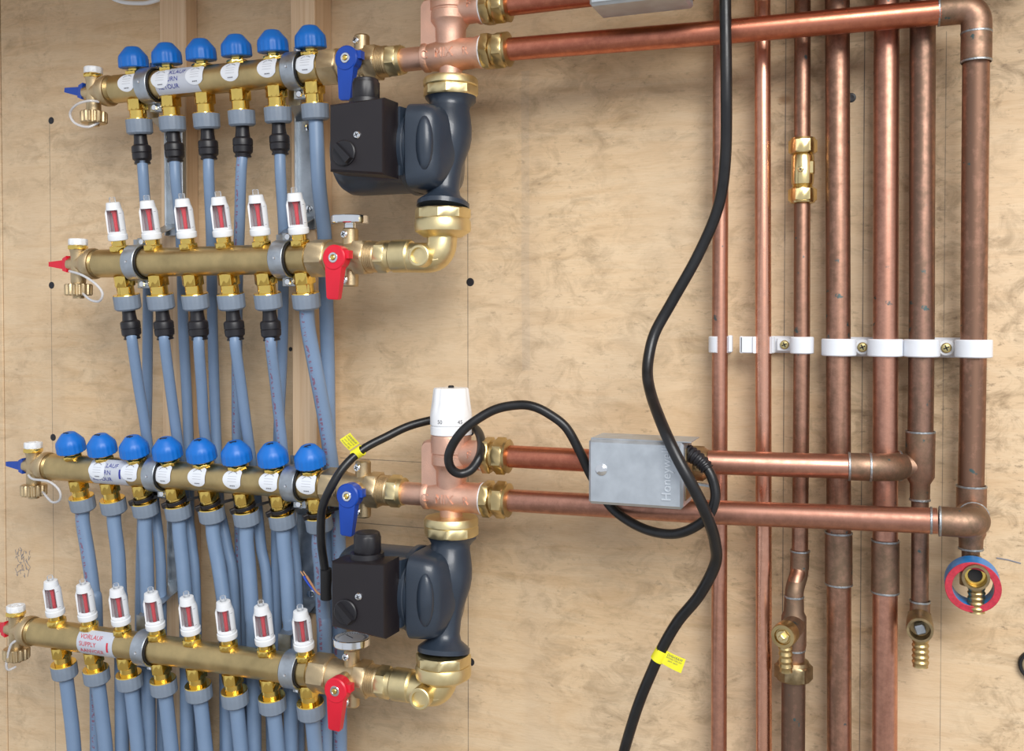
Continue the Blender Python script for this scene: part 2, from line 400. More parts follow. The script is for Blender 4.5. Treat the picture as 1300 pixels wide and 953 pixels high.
def fillet(pts, r, n=8):
    pts = [V(p) for p in pts]; out = [pts[0]]
    for i in range(1, len(pts)-1):
        a = (pts[i-1]-pts[i]); b = (pts[i+1]-pts[i]); q = min(r, a.length*0.49, b.length*0.49); a = pts[i]+a.normalized()*q; b = pts[i]+b.normalized()*q
        for k in range(n+1):
            t = k/n; out.append(a*(1-t)**2+pts[i]*2*t*(1-t)+b*t*t)
    return out+[pts[-1]]
def text_geo(body, size, extrude=0.0, align='CENTER'):
    cu = bpy.data.curves.new('text', 'FONT'); cu.body = body; cu.size = size; cu.extrude = extrude; cu.align_x = align; cu.align_y = 'CENTER'; cu.resolution_u = 3
    ob = bpy.data.objects.new('text', cu); COL.objects.link(ob); bpy.context.view_layer.update()
    me = bpy.data.meshes.new_from_object(ob.evaluated_get(bpy.context.evaluated_depsgraph_get()))
    vs = [v.co.copy() for v in me.vertices]; fs = [tuple(p.vertices) for p in me.polygons]
    bpy.data.objects.remove(ob); bpy.data.curves.remove(cu); bpy.data.meshes.remove(me); return vs, fs
FRONT = Matrix(((1, 0, 0, 0), (0, 0, -1, 0), (0, 1, 0, 0), (0, 0, 0, 1)))   # text (x, y, z) to (x, -z, y): facing the room
def on_bar(vs, R, x0=0.0, z0=0.0):
    """wrap flat (x, y, z) points round a bar that lies along x, centred on its front"""
    out = []
    for v in vs:
        a = (v[1]+z0)/R; rr = R+v[2]; out.append((x0+v[0], -rr*math.cos(a), rr*math.sin(a)))
    return out
ORD = ['first', 'second', 'third', 'fourth', 'fifth', 'sixth', 'seventh', 'eighth']

# ------------------------------------------------------------------ structure: the plywood wall and the floor
wall = bpy.data.objects.new('wall_back', None); COL.objects.link(wall); wall['kind'] = 'structure'; wall['label'] = 'plywood wall that carries all the pipework'
seam = P(4.5, 430).x
MB().box((0.2+seam/2+0.4, 0.009, 1.25), (1.2-seam, 0.018, 2.5), 0.0012).build('plywood_board', 'ply', wall)
MB().box((seam-0.0016-0.45, 0.009, 1.25), (0.9, 0.018, 2.5), 0.0012).build('plywood_board', 'ply_side', wall)
fl = MB().box((0, -1.2, -0.02), (4, 3.0, 0.04)).build('floor', 'floor'); fl['kind'] = 'structure'
ce = MB().box((0, -0.17, 1.759), (2.6, 0.38, 0.018), 0.001).build('unseen_ceiling', 'ply_side'); ce['kind'] = 'structure'  # out of view, added and sized to shade the top of the wall
# black countersunk screws in the board
sc0 = None
for k, (px, py) in enumerate(((65, 153), (65.5, 362), (597, 358), (597, 548), (597.5, 840), (67.5, 555), (1080.5, 124), (369, 443))):
    p = P(px, py)
    if k == 0:
        sc0 = MB().lathe([(0.0046, -0.001), (0.0046, 0.0002), (0.0034, 0.0006), (0.0024, 0.0005)], axm((0, 0, 0), (0, -1, 0)), 16).build('board_screw', 'black', wall)
        o = sc0
    else: o = sc0.copy(); COL.objects.link(o)
    o.parent = wall; o.location = p
    if k == 7: o.scale = (0.55, 1, 0.55)
# pen writing and a pen dash on the board
wr = MB()
for j in range(4):
    z = P(28, 700+9*j).z
    for k in range(7):
        x = P(22+k*2.4+random.uniform(-1, 1), 700).x; pts = [V((x+random.uniform(-.003, .003), -0.0003, z+random.uniform(-.006, .006))) for _ in range(3)]
        wr.tube(smooth_path(pts, 3), 0.00028, 5)
wr.build('handwriting', 'pen', wall)
MB().tube([P(1265, 708, 0.0002), P(1280, 710.5, 0.0002), P(1296, 715, 0.0002)], 0.0006, 6).build('pen_dash', 'pen', wall)

# ------------------------------------------------------------------ battens
for nm, a, b, t, lab in (('b', 205.3, 238.5, 0.022, 'left pine batten fixed upright to the plywood behind the thin hoses'), ('c', 370.5, 401, 0.037, 'right pine batten fixed upright to the plywood left of the two pumps')):
    xa = P(a, 430, t).x; xb = P(b, 430, t).x
    o = MB().box(((xa+xb)/2, -t/2-0.0002, 1.22), (xb-xa, t, 1.1), 0.0012).build('timber_batten', 'timber', None, ((xa+xb)/2, 0, 0.67))
    tag(o, lab, 'batten')

# ------------------------------------------------------------------ manifolds
BR = 0.016
Z1, Z2, Z3, Z4 = 1.5665, 1.3630, 1.1215, 0.9285
D1, D2 = 0.085, 0.110
# the manifolds sit slightly turned in their clamps: caps towards the room, outlets towards the wall
A1, A2, A3, A4 = (math.radians(q) for q in (7, 11, 14, 10))
def outlets(pxs, py, d, n): 
    q = [P(px, py, d).x for px in pxs]; return [q[0]+(q[-1]-q[0])*i/(n-1) for i in range(n)]
X1 = outlets((169, 394), 75, D1+0.0040, 6); X2 = outlets((147, 377), 283, D2+0.0086, 6)
X3 = outlets((89, 393), 575, D1+0.0080, 8); X4 = outlets((68, 384), 780, D2+0.0078, 8)
def spout(x, z, d, a, h=0.0530): return (x, -d+h*math.sin(a), z-h*math.cos(a))
XA = axm((0, 0, 0), (1, 0, 0))
def xa(x, y=0, z=0): return T(x, y, z) @ XA

def outlet_mesh(tied):
    b = MB().hexn(0.0125, -0.0265, -0.0135, None, 0.0008, 0.3).lathe([(0.0096, -0.0365), (0.0096, -0.0262)], None, 24).lathe([(0.0142, -0.0375), (0.0146, -0.0368), (0.0142, -0.0355)], None, 28)
    return b
def nut_mesh(): return MB().lathe([(0.0125, -0.0535), (0.0147, -0.0515), (0.0149, -0.0375), (0.0146, -0.0366), (0.009, -0.0366)], None, 64, True, ({1, 2}, 0.0003))
def cap_mesh():
    return MB().lathe([(0.0090, 0.0215), (0.0160, 0.0215), (0.0168, 0.0225), (0.0167, 0.0305), (0.0160, 0.0345), (0.0132, 0.0382), (0.0098, 0.0422), (0.0080, 0.0442), (0.0064, 0.0450)], None, 72, True, ({1, 2, 3}, 0.0006))
def neck_mesh(): return MB().hexn(0.0118, 0.0135, 0.0178, None, 0.0006, 0.2).lathe([(0.0068, 0.0175), (0.0068, 0.0225)], None, 20)
def sticker_geo():
    vs = [(0, 0, 0)]; fs = []; n = 32; J = 6
    for j in range(1, J+1):
        for i in range(n):
            a = 2*PI*i/n; x = 0.0126*math.cos(a); y = 0.0116*math.sin(a)
            if 0 < a < PI/2: q = math.sin(2*a); x += 0.0012*q; y += 0.0010*q
            vs.append((min(x, 0.0108)*j/J, y*j/J, 0))
    for i in range(n):
        k = (i+1) % n; fs.append((0, 1+i, 1+k))
        for j in range(J-1): fs.append((1+j*n+i, 1+(j+1)*n+i, 1+(j+1)*n+k, 1+j*n+k))
    return vs, fs
def sticker_print(zc):
    m = MB()
    n = 10
    for i in range(n):           # an arc of small type
        if i in (4,): continue
        a0 = math.radians(140-i*9.5); a1 = a0-math.radians(6.5)
        q = [(0.0072*math.cos(a0), 0.0082*math.sin(a0), 0), (0.0072*math.cos(a1), 0.0082*math.sin(a1), 0), (0.0078*math.cos(a1), 0.0090*math.sin(a1), 0), (0.0078*math.cos(a0), 0.0090*math.sin(a0), 0)]
        m.add(on_bar(q, BR+0.00080, 0, zc), [(0, 1, 2, 3)])
    for i in range(4):           # a short word below
        x = -0.0032+i*0.0017; m.add(on_bar([(x, -0.0080, 0), (x+0.0012, -0.0080, 0), (x+0.0012, -0.0069, 0), (x, -0.0069, 0)], BR+0.00080, 0, zc), [(0, 1, 2, 3)])
    return m
def sticker_lines(zc):
    m = MB()
    for j in range(3):
        y = 0.003-0.0028*j
        m.add(on_bar([(-0.006, y, 0), (0.0055, y, 0), (0.0055, y+0.0003, 0), (-0.006, y+0.0003, 0)], BR+0.00080, 0, zc), [(0, 1, 2, 3)])
    return m
def bar_label(x0, x1, texts, ink, back, zc):
    cx = (x0+x1)/2; m = MB(); n = 10; hw = (x1-x0)/2; h = 0.0175
    vs = []; fs = []
    for j in range(n+1):
        y = -h+2*h*j/n
        for x in (-hw, hw): vs.append((x, y, 0))
    for j in range(n): fs.append((2*j, 2*j+1, 2*j+3, 2*j+2))
    lab = m.add(on_bar(vs, BR+0.00018, cx, zc), fs).build('label', 'label_paper', back)
    t = MB()
    for k, s in enumerate(texts):
        v, f = text_geo(s, 0.0074, 0, 'LEFT'); t.add(on_bar([(p[0]-hw+0.004, p[1]+0.0088-0.0083*k, 0) for p in v], BR+0.00050, cx, zc), f)
    t.build('print', ink, lab)
    q = [(hw-0.0085, -0.0058, 0), (hw-0.0058, -0.0062, 0), (hw-0.0058, 0.0046, 0), (hw-0.0085, 0.0046, 0)]
    vs = []; fs = []
    for j in range(6):
        y = -0.006+0.0112*j/5; vs += [(hw-0.0085+0.0004*j/5, y, 0), (hw-0.0058, y, 0)]
    for j in range(5): fs.append((2*j, 2*j+1, 2*j+3, 2*j+2))
    MB().add(on_bar(vs, BR+0.00050, cx, zc), fs).build('mark', ink, lab)
    return lab

def manifold(label, x_left, x_right, xs, z, d, tilt, kind, stickers=(), texts=None, lab_x=None):
    cx = (x_left+x_right)/2; t = thing('manifold', label, 'manifold', (cx, -d, z)); t.rotation_euler.x = tilt; zc = BR*tilt
    L = x_right-x_left; a = -L/2
    bar = MB().lathe([(BR-0.0012, a+0.006), (BR, a+0.0072), (BR, -a-0.006), (BR-0.0012, -a-0.005)], XA, 40)
    for e in (a, -a-0.007): # bright threads at both ends
        bar.lathe([(BR-0.0020, e)]+[q for k in range(4) for q in ((BR-0.0006, e+0.0006+k*0.0017), (BR-0.0016, e+0.0014+k*0.0017))]+[(BR-0.0020, e+0.008)], XA, 32)
    bar.build('bar', 'brass', t)
    first = {}
    def rep(key, make, x):
        if key not in first: first[key] = (make(), x); first[key][0].location.x = x-cx; return first[key][0]
        o, x0 = first[key]; return dup_part(o, (x-x0, 0, 0))
    def make_outlet():
        o = outlet_mesh(False).build('outlet', 'brass_bright', t); nut_mesh().build('union_nut', 'grey_nut', o, label='ribbed grey plastic union nut'); return o
    for x in xs: rep('outlet', make_outlet, x)
    if kind == 'cap':
        def make_valve():
            o = neck_mesh().build('valve_neck', 'brass_bright', t); cap_mesh().build('valve_cap', 'blue_cap', o, label='domed blue plastic cap with ribbed rim'); return o
        for k, x in enumerate(xs):
            o = rep('valve', make_valve, x)
            o.rotation_euler.z = 0.13*k
            if len(xs) == 8:     # felt pen on top of the caps of the lower manifold
                q = MB(); c = [(random.uniform(-.006, .003), -0.003+random.uniform(-.004, .003), 0) for _ in range(4)]
                pts = []
                for (u, v_, _) in smooth_path(c, 4):
                    r = math.hypot(u, v_); pts.append((u, v_, 0.0453 if r < 0.005 else 0.0453-(r-0.005)*0.62))
                q.tube(pts, 0.0006, 5).build('marker_scribble', 'black', [c2 for c2 in o.children if c2.name.startswith('valve_cap')][0] if False else o)
        for k in stickers:
            def make_st():
                vs, fs = sticker_geo(); o = MB().add(on_bar(vs, BR+0.00055, 0, 0.003+zc), fs).build('sticker', 'sticker', t, label='round white sticker')
                sticker_print(0.003+zc).build('print', 'ink_grey', o); sticker_lines(0.003+zc).build('print', 'ink_soft', o); return o
            rep('sticker', make_st, xs[k]+0.0008)
    else:
        for k, x in enumerate(xs):
            o = rep('meter', lambda: flow_meter(t), x); o.rotation_euler.z = -0.10+0.06*((k*5) % 4)
    if texts:
        bar_label(lab_x[0]-cx, lab_x[1]-cx, texts, 'ink_blue' if kind == 'cap' else 'ink_red', t, zc)
    return t

def flow_meter(t):
    n = MB().hexn(0.0112, 0.0138, 0.0200, None, 0.0007, 0.15).lathe([(0.0078, 0.0198), (0.0078, 0.0262)], None, 22).build('meter_neck', 'brass_bright', t, label='brass meter neck with hexagon')
    w = MB().lathe([(0.0085, 0.0255), (0.0104, 0.0262), (0.0108, 0.0275), (0.0108, 0.0320), (0.0102, 0.0326), (0.0075, 0.0330)], None, 28)
    loop = [(0.0088, 0.0320), (0.0099, 0.0320), (0.0099, 0.0565), (0.0086, 0.0610), (0.0076, 0.0610)]
    f = -PI/2+0.24
    w.arc(loop, None, f+math.radians(58), f+math.radians(302), 26)                 # shell, open at the front
    w.lathe([(0.0066, 0.0600), (0.0084, 0.0600), (0.0084, 0.0612), (0.0074, 0.0680), (0.0060, 0.0686)], None, 26)
    w.arc([(0.0070, 0.0315), (0.0100, 0.0315), (0.0100, 0.0345), (0.0070, 0.0360)], None, f-math.radians(60), f+math.radians(60), 10)
    w.build('meter_body', 'white', n, label='white plastic flow meter body')
    MB().lathe([(0.0022, 0.0340), (0.0022, 0.0500), (0.0028, 0.0560), (0.0040, 0.0592)], None, 12).build('indicator', 'red', n, label='red flow indicator')
    MB().lathe([(0.0058, 0.0335), (0.0058, 0.0605)], None, 20).lathe([(0.0034, 0.0680), (0.0034, 0.0735), (0.0028, 0.0742)], None, 14).build('sight_glass', 'clear', n, label='clear plastic sight glass')
    s = MB()
    for k in range(8):
        z = 0.0385+k*0.0026; s.arc([(0.00985, z), (0.01005, z), (0.01005, z+0.00045), (0.00985, z+0.00045)], None, f-math.radians(90), f-math.radians(62 if k % 2 else 72), 4)
    for z in (0.0372, 0.0560):
        s.arc([(0.00985, z), (0.01005, z), (0.01005, z+0.0005), (0.00985, z+0.0005)], None, f+math.radians(62), f+math.radians(80), 4)
    s.build('scale', 'ink_soft', n)
    return n

manifold('topmost brass manifold, six blue caps, its printed label half hidden by stickers', -0.8486, -0.5595, X1, Z1, D1, A1, 'cap', range(6), ('R\u00dcCKLAUF', 'RETURN', 'RETOUR'), (P(196, 105, .101).x, P(250, 100, .101).x))
manifold('second brass manifold from top, six white flow meters, no caps or labels', -0.8510, -0.5595, X2, Z2, D2, A2, 'meter')
manifold('third brass manifold from top, eight blue caps marked with felt pen', -0.9480, -0.5595, X3, Z3, D1, A3, 'cap', range(1, 8), ('R\u00dcCKLAUF', 'RETURN', 'RETOUR'), (P(113, 598, .101).x, P(158, 600, .101).x))
manifold('lowest brass manifold, eight white flow meters and a red printed label', -0.9510, -0.5595, X4, Z4, D2, A4, 'meter', (), ('VORLAUF', 'SUPPLY', 'AANVOER'), (P(97, 818, .126).x, P(142, 822, .126).x))

# ------------------------------------------------------------------ drain valves at the left ends of the manifolds
def drain_valve(label, loc, lever_mat, tether, tilt=0.0):
    t = thing('drain_valve', label, 'drain valve', loc)
    b = MB().lathe([(0.0078, -0.0235), (0.0084, -0.020), (0.0084, 0.012), (0.0096, 0.0165)], None, 26)
    b.lathe([(0.0076, -0.004), (0.0100, 0.006), (0.0165, 0.015), (0.0178, 0.019), (0.0178, 0.0245), (0.0168, 0.0262)], XA, 32)
    b.lathe([(0.0082, -0.012), (0.0082, 0.0)], XA, 20)
    b.build('valve_body', 'brass_cast', t, label='cast brass valve body')
    r = MB().hexn(0.0115, 0.0165, 0.0215, None, 0.0006).build('vent_collar', 'brass_bright', t)
    MB().lathe([(0.0098, 0.0214), (0.0106, 0.0222), (0.0106, 0.0282), (0.0098, 0.0290), (0.0062, 0.0290), (0.0062, 0.0278), (0.0030, 0.0278), (0.0030, 0.0292)], None, 40, True, ({1, 2}, 0.0005)).build('vent_cap', 'white', t, label='white plastic vent cap')
    MB().lathe([(0.0062, -0.0395), (0.0062, -0.0365), (0.0136, -0.0362), (0.0152, -0.0350), (0.0154, -0.0240), (0.0140, -0.0228), (0.0085, -0.0225)], None, 64, True, ({3, 4}, 0.0015)).build('hose_cap', 'brass_cast', t, label='ribbed brass hose cap')
    k = MB(); m = Matrix.Rotation(tilt, 4, 'Y')
    k.hull([(-0.011, y, z) for y in (-0.007, 0.007) for z in (-0.0095, 0.0095)]+[(-0.0185, y, z) for y in (-0.0055, 0.0055) for z in (-0.0075, 0.0065)], m)
    k.hull([(-0.0165, y, z) for y in (-0.0045, 0.0045) for z in (-0.006, 0.005)]+[(-0.042, y, z) for y in (-0.0025, 0.0025) for z in (-0.0020, 0.0032)]+[(-0.0440, 0, 0.0005)], m)
    k.build('lever', lever_mat, t)
    lo = V(loc); MB().tube(smooth_path([V(p)-lo for p in tether], 7), 0.0014, 8).build('tether', 'tether', t, label='milky plastic cap tether')
    return t
drain_valve('blue lever drain valve on left end of the topmost manifold', (-0.8745, -D1, Z1-0.0010), 'blue_lever', [P(*q) for q in ((128, 154, .085), (112, 161, .095), (95, 156, .100), (89, 144, .102), (97, 133, .105), (112, 128, .102), (126, 129, .094))], 0.12)
drain_valve('red lever drain valve on left end of the second manifold', (-0.8755, -D2, Z2), 'red', [P(*q) for q in ((88, 344, .119), (104, 349, .124), (121, 360, .128), (130, 372, .128), (126, 382, .126), (114, 380, .122), (101, 368, .112))], 0.0)
drain_valve('blue lever drain valve on left end of the third manifold', (-0.9725, -D1, Z3-0.0005), 'blue_lever', [P(*q) for q in ((36, 603, .095), (42, 608, .1), (62, 611, .103), (75, 622, .103), (76, 634, .1), (66, 637, .096), (54, 624, .085))], 0.0)
drain_valve('red lever drain valve at the left picture edge, on the lowest manifold', (-0.9760, -D2, Z4-0.0005), 'red', [P(*q) for q in ((22, 812, .122), (14, 818, .124), (10, 832, .124), (8, 845, .123), (11, 850, .12), (20, 846, .112))], 0.0)

# ------------------------------------------------------------------ brackets with ring clamps
def bracket(label, x, zu, zl, tb, x_ru, x_rl):
    """galvanised rail on a batten, one ring clamp round an upper and one round a lower manifold"""
    t = thing('manifold_bracket', label, 'bracket', (x, -tb, zl))
    h = zu-zl; y0 = -0.0015
    r = MB().box((0, y0, h/2), (0.027, 0.0025, h-0.075), 0.0008)
    r.box((-0.0125, y0-0.003, h/2), (0.0022, 0.007, h-0.075), 0.0006).box((0.0125, y0-0.003, h/2), (0.0022, 0.007, h-0.075), 0.0006)
    r.build('rail', 'steel', t)
    lo = -(D2-tb)+0.023; up = -(D1-tb)+0.023
    a = MB().tube([(0, y0, 0.048), (0, y0-0.003, 0.036), (0, lo*0.75, 0.010)], 0.0006, 4)
    a = MB().hull([(sx*0.0125, y0-dy, 0.052) for sx in (-1, 1) for dy in (0, .002)]+[(sx*0.0075, lo-0.001-dy, 0.026) for sx in (-1, 1) for dy in (0, .002)])
    a.hull([(sx*0.0075, lo-0.001-dy, 0.028) for sx in (-1, 1) for dy in (0, .002)]+[(sx*0.0075, lo-0.001-dy, -0.022) for sx in (-1, 1) for dy in (0, .002)])
    a.build('lower_arm', 'steel', t)
    b = MB().hull([(sx*0.0125, y0-dy, h-0.044) for sx in (-1, 1) for dy in (0, .002)]+[(sx*0.0075, up-0.001-dy, h-0.030) for sx in (-1, 1) for dy in (0, .002)])
    b.hull([(sx*0.0075, up-0.001-dy, h-0.032) for sx in (-1, 1) for dy in (0, .002)]+[(sx*0.0075, up-0.001-dy, h+0.027) for sx in (-1, 1) for dy in (0, .002)])
    b.build('upper_arm', 'steel', t)
    for z in (h-0.052, 0.060):
        s = MB().lathe([(0.0046, 0), (0.0046, 0.001), (0.0036, 0.0026), (0.0018, 0.0031)], axm((0.002, y0-0.001, z), (0, -1, 0)), 18).build('screw', 'chrome', t)
    for xr, dd, z in ((x_ru, D1, h), (x_rl, D2, 0)):
        m = xa(xr-x, -(dd-tb), z)
        c = MB().ring(BR+0.0022, BR+0.0042, -0.0085, 0.0085, m, 44, 0.0005)
        for s in (1, -1):      # the two ears with their screws, above and below at the back
            c.box((xr-x, -(dd-tb)+0.0085, z+s*(BR+0.0072)), (0.0165, 0.0022, 0.0105), 0.0005)
            c.box((xr-x, -(dd-tb)+0.0120, z+s*(BR+0.0072)), (0.0165, 0.0022, 0.0105), 0.0005)
        c = c.build('ring_clamp', 'steel', t)
        MB().ring(BR+0.0003, BR+0.0023, -0.0100, 0.0100, m, 40, 0.0004).build('rubber_lining', 'rubber', c, label='black rubber lining')
        for s in (1, -1):
            MB().lathe([(0.0040, 0), (0.0040, 0.002), (0.0030, 0.0032), (0.001, 0.0030)], axm((xr-x, -(dd-tb)+0.0075, z+s*(BR+0.0078)), (0, -1, 0)), 16).build('clamp_screw', 'chrome', c)
        MB().lathe([(0.0016, 0), (0.0012, 0.0008)], axm((xr-x, -(dd-tb)-BR-0.0042, z), (0, -1, 0)), 10).build('rivet', 'chrome', c)
    return t
bracket('galvanised bracket with ring clamps, upper left, on the left batten', -0.806, Z1, Z2, 0.0222, -0.7912, -0.7890)
bracket('galvanised bracket with ring clamps, upper right, on the right batten', -0.613, Z1, Z2, 0.0372, -0.5975, -0.5965)
bracket('galvanised bracket with ring clamps, lower left, on the left batten', -0.806, Z3, Z4, 0.0222, -0.7845, -0.7800)
bracket('galvanised bracket with ring clamps, lower right, on the right batten', -0.613, Z3, Z4, 0.0372, -0.6005, -0.5860)

# ------------------------------------------------------------------ hoses
def hose(label, start, tilt, pts, r, coupling=True, printed=False):
    """start: middle of the union nut's underside; pts: picture points with depth; coupling: the black reducer under the nut"""
    s = V(start); t = thing('hose', label, 'hose', s); down = V((0, math.sin(tilt), -math.cos(tilt)))
    path = [P(*p) for p in pts]
    if coupling:
        dirn = (down+(path[0]-s).normalized()*1.0).normalized(); m = axm((0, 0, 0), dirn)
        c = MB().lathe([(0.0072, -0.002), (0.0074, 0.006), (0.0080, 0.011), (0.0082, 0.0125), (0.0104, 0.0140), (0.0110, 0.0155), (0.0110, 0.0215), (0.0104, 0.0222), (0.0110, 0.0230), (0.0106, 0.0290), (0.0086, 0.0310), (0.0084, 0.0325), (0.0092, 0.0330), (0.0090, 0.0345), (0.0070, 0.0348)], m, 28)
        c.build('reducer', 'black', t, label='black push-fit reducer')
        path = [s+dirn*0.028]+path
    else: path = [s-down*0.004]+path
    MB().tube(smooth_path(path, 10), r, 16).build('pipe', 'hose_print' if printed else 'hose', t, s)
    return t
NB = 0.0530    # underside of the union nuts below a bar
B1, B2 = 0.0385, 0.0515
m1 = [[(182, 225, .080), (187, 300, .066), (188, 345, .058), (187.5, 430, B1+.006), (186, 540, B1), (181, 650, B1), (178, 760, B1), (178, 860, B1), (178, 1150, B1)],
      [(223, 228, .080), (229, 290, .066), (231, 345, .058), (233, 420, B1+.006), (239, 545, B1), (240, 660, B1), (239, 760, B1), (238, 860, B1), (238, 1150, B1)],
      [(265, 222, .080), (268, 290, .068), (269, 345, .058), (270, 420, B1+.006), (274, 545, B1), (279, 660, B1), (283, 760, B1), (285, 860, B1), (286, 1150, B1)],
      [(306, 220, .080), (304, 290, .068), (302, 345, .058), (301, 420, B1+.006), (301, 545, B1), (304, 660, B1), (306, 760, B1), (308, 860, B1), (308, 1150, B1)],
      [(356, 220, .080), (360, 290, .068), (360, 345, .060), (358.5, 440, B1+.010), (354, 545, B1+.006), (351, 660, B1+.004), (351, 760, B1+.004), (352, 860, B1+.004), (352, 1150, B1+.004)]]
for i, q in enumerate(m1):
    hose('thin grey-blue hose under the %s blue cap of the topmost manifold' % ORD[i], spout(X1[i], Z1, D1, A1), A1, q, 0.0061, True, i == 3)
hose('thick grey-blue hose under the rightmost blue cap of the topmost manifold', spout(X1[5], Z1, D1, A1), A1, [(405, 235, .078), (412, 300, .065), (414, 380, .052), (416, 460, B1), (417, 540, .039), (419, 640, .038), (420, 760, .038), (421, 860, .038), (421, 1150, .038)], 0.0080, False)
m2 = [[(168, 435, .100), (176, 490, .084), (185.5, 549, .068), (196, 640, B2), (203, 700, B2), (205, 780, B2), (206, 1150, B2)],
      [(209, 435, .100), (216, 490, .084), (224, 549, .068), (236, 640, B2), (243.5, 690, B2), (249, 780, B2), (252, 1150, B2)],
      [(252.5, 440, .100), (256, 490, .084), (260, 549, .068), (272, 620, B2), (288, 690, B2), (299, 780, B2), (304, 1150, B2)],
      [(299, 440, .100), (306, 490, .084), (314, 549, .068), (324, 620, B2), (331, 690, B2), (341, 780, B2), (348, 1150, B2)],
      [(344, 440, .100), (350, 490, .084), (356.5, 549, .070), (366, 640, .062), (373, 690, B2), (378, 780, B2), (382, 1150, B2)]]
for i, q in enumerate(m2):
    hose('thin grey-blue hose under the %s flow meter of the second manifold' % ORD[i], spout(X2[i], Z2, D2, A2), A2, q, 0.0061, True, i == 4)
hose('thick grey-blue hose slanting down from the rightmost outlet of the second manifold', spout(X2[5], Z2, D2, A2), A2, [(391, 415, .095), (401, 470, .084), (413, 535, .070), (421, 590, .060), (427, 640, .056), (430, 690, .0555), (431, 780, .0555), (432, 1150, .0555)], 0.0080, False, True)
m3 = [[(105, 662, .073), (112, 705, .073), (118, 750, .074), (122, 800, .075), (124, 1150, .075)],
      [(145, 664, .073), (150, 705, .073), (152, 750, .074), (154, 800, .075), (156, 1150, .075)],
      [(184, 672, .073), (186, 715, .073), (187, 760, .074), (188, 810, .075), (190, 1150, .075)],
      [(228, 676, .073), (232, 715, .073), (235.5, 760, .074), (237, 810, .075), (239, 1150, .075)],
      [(271, 680, .073), (278, 720, .073), (285, 770, .075), (289, 820, .075), (292, 1150, .075)],
      [(313, 686, .073), (316, 720, .073), (320, 780, .075), (322, 830, .075), (324, 1150, .075)],
      [(360.5, 690, .073), (364, 725, .073), (367, 780, .075), (369, 830, .075), (370, 1150, .075)],
      [(405, 694, .073), (408, 725, .073), (410.5, 780, .074), (412, 830, .075), (413, 1150, .075)]]
for i, q in enumerate(m3):
    hose('thick grey-blue hose under the %s blue cap of the third manifold' % ORD[i], spout(X3[i], Z3, D1, A3), A3, q, 0.0081, False, i in (0, 7))
for i in range(8):
    x = X4[i]; s = V(spout(x, Z4, D2, A4)); t = thing('hose', 'thick grey-blue hose under the %s flow meter of the lowest manifold' % ORD[i], 'hose', s)
    MB().tube(smooth_path([s+V((0, 0, 0.004)), s+V((0.001, 0.004, -0.03)), s+V((0.004, 0.009, -0.10)), s+V((0.008, 0.012, -0.25)), s+V((0.008, 0.014, -0.45))], 6), 0.0081, 16).build('pipe', 'hose', t, s)

# cable ties round the outlets of the third manifold
for n_, i in enumerate(range(2, 8)):
    c = V(spout(X3[i], Z3, D1, A3, 0.0318)); m = T(*c) @ Matrix.Rotation(A3, 4, 'X') @ Matrix.Rotation(-0.10, 4, 'Y') @ Matrix.Rotation(0.10, 4, 'X')
    t = thing('cable_tie', 'black cable tie round the brass outlet under the %s blue cap, third manifold' % ORD[i], 'cable tie', c)
    m0 = T(-c.x, -c.y, -c.z) @ m
    MB().ring(0.0104, 0.0120, -0.0022, 0.0022, m0, 32, 0.0003).build('strap', 'black', t)
    MB().box((0, 0, 0), (0.0062, 0.0052, 0.0058), 0.0008, m0 @ Matrix.Rotation(-2.25, 4, 'Z') @ T(0.0140, 0, 0)).build('lock_head', 'black', t)
    MB().hull([(0.009, 0.004, -0.0018), (0.009, 0.004, 0.0018), (0.010, 0.0065, -0.0018), (0.010, 0.0065, 0.0018), (0.030, 0.021, 0.0045), (0.030, 0.021, 0.0070), (0.030, 0.022, 0.0045), (0.030, 0.022, 0.0070)]).build('tail', 'black', t)

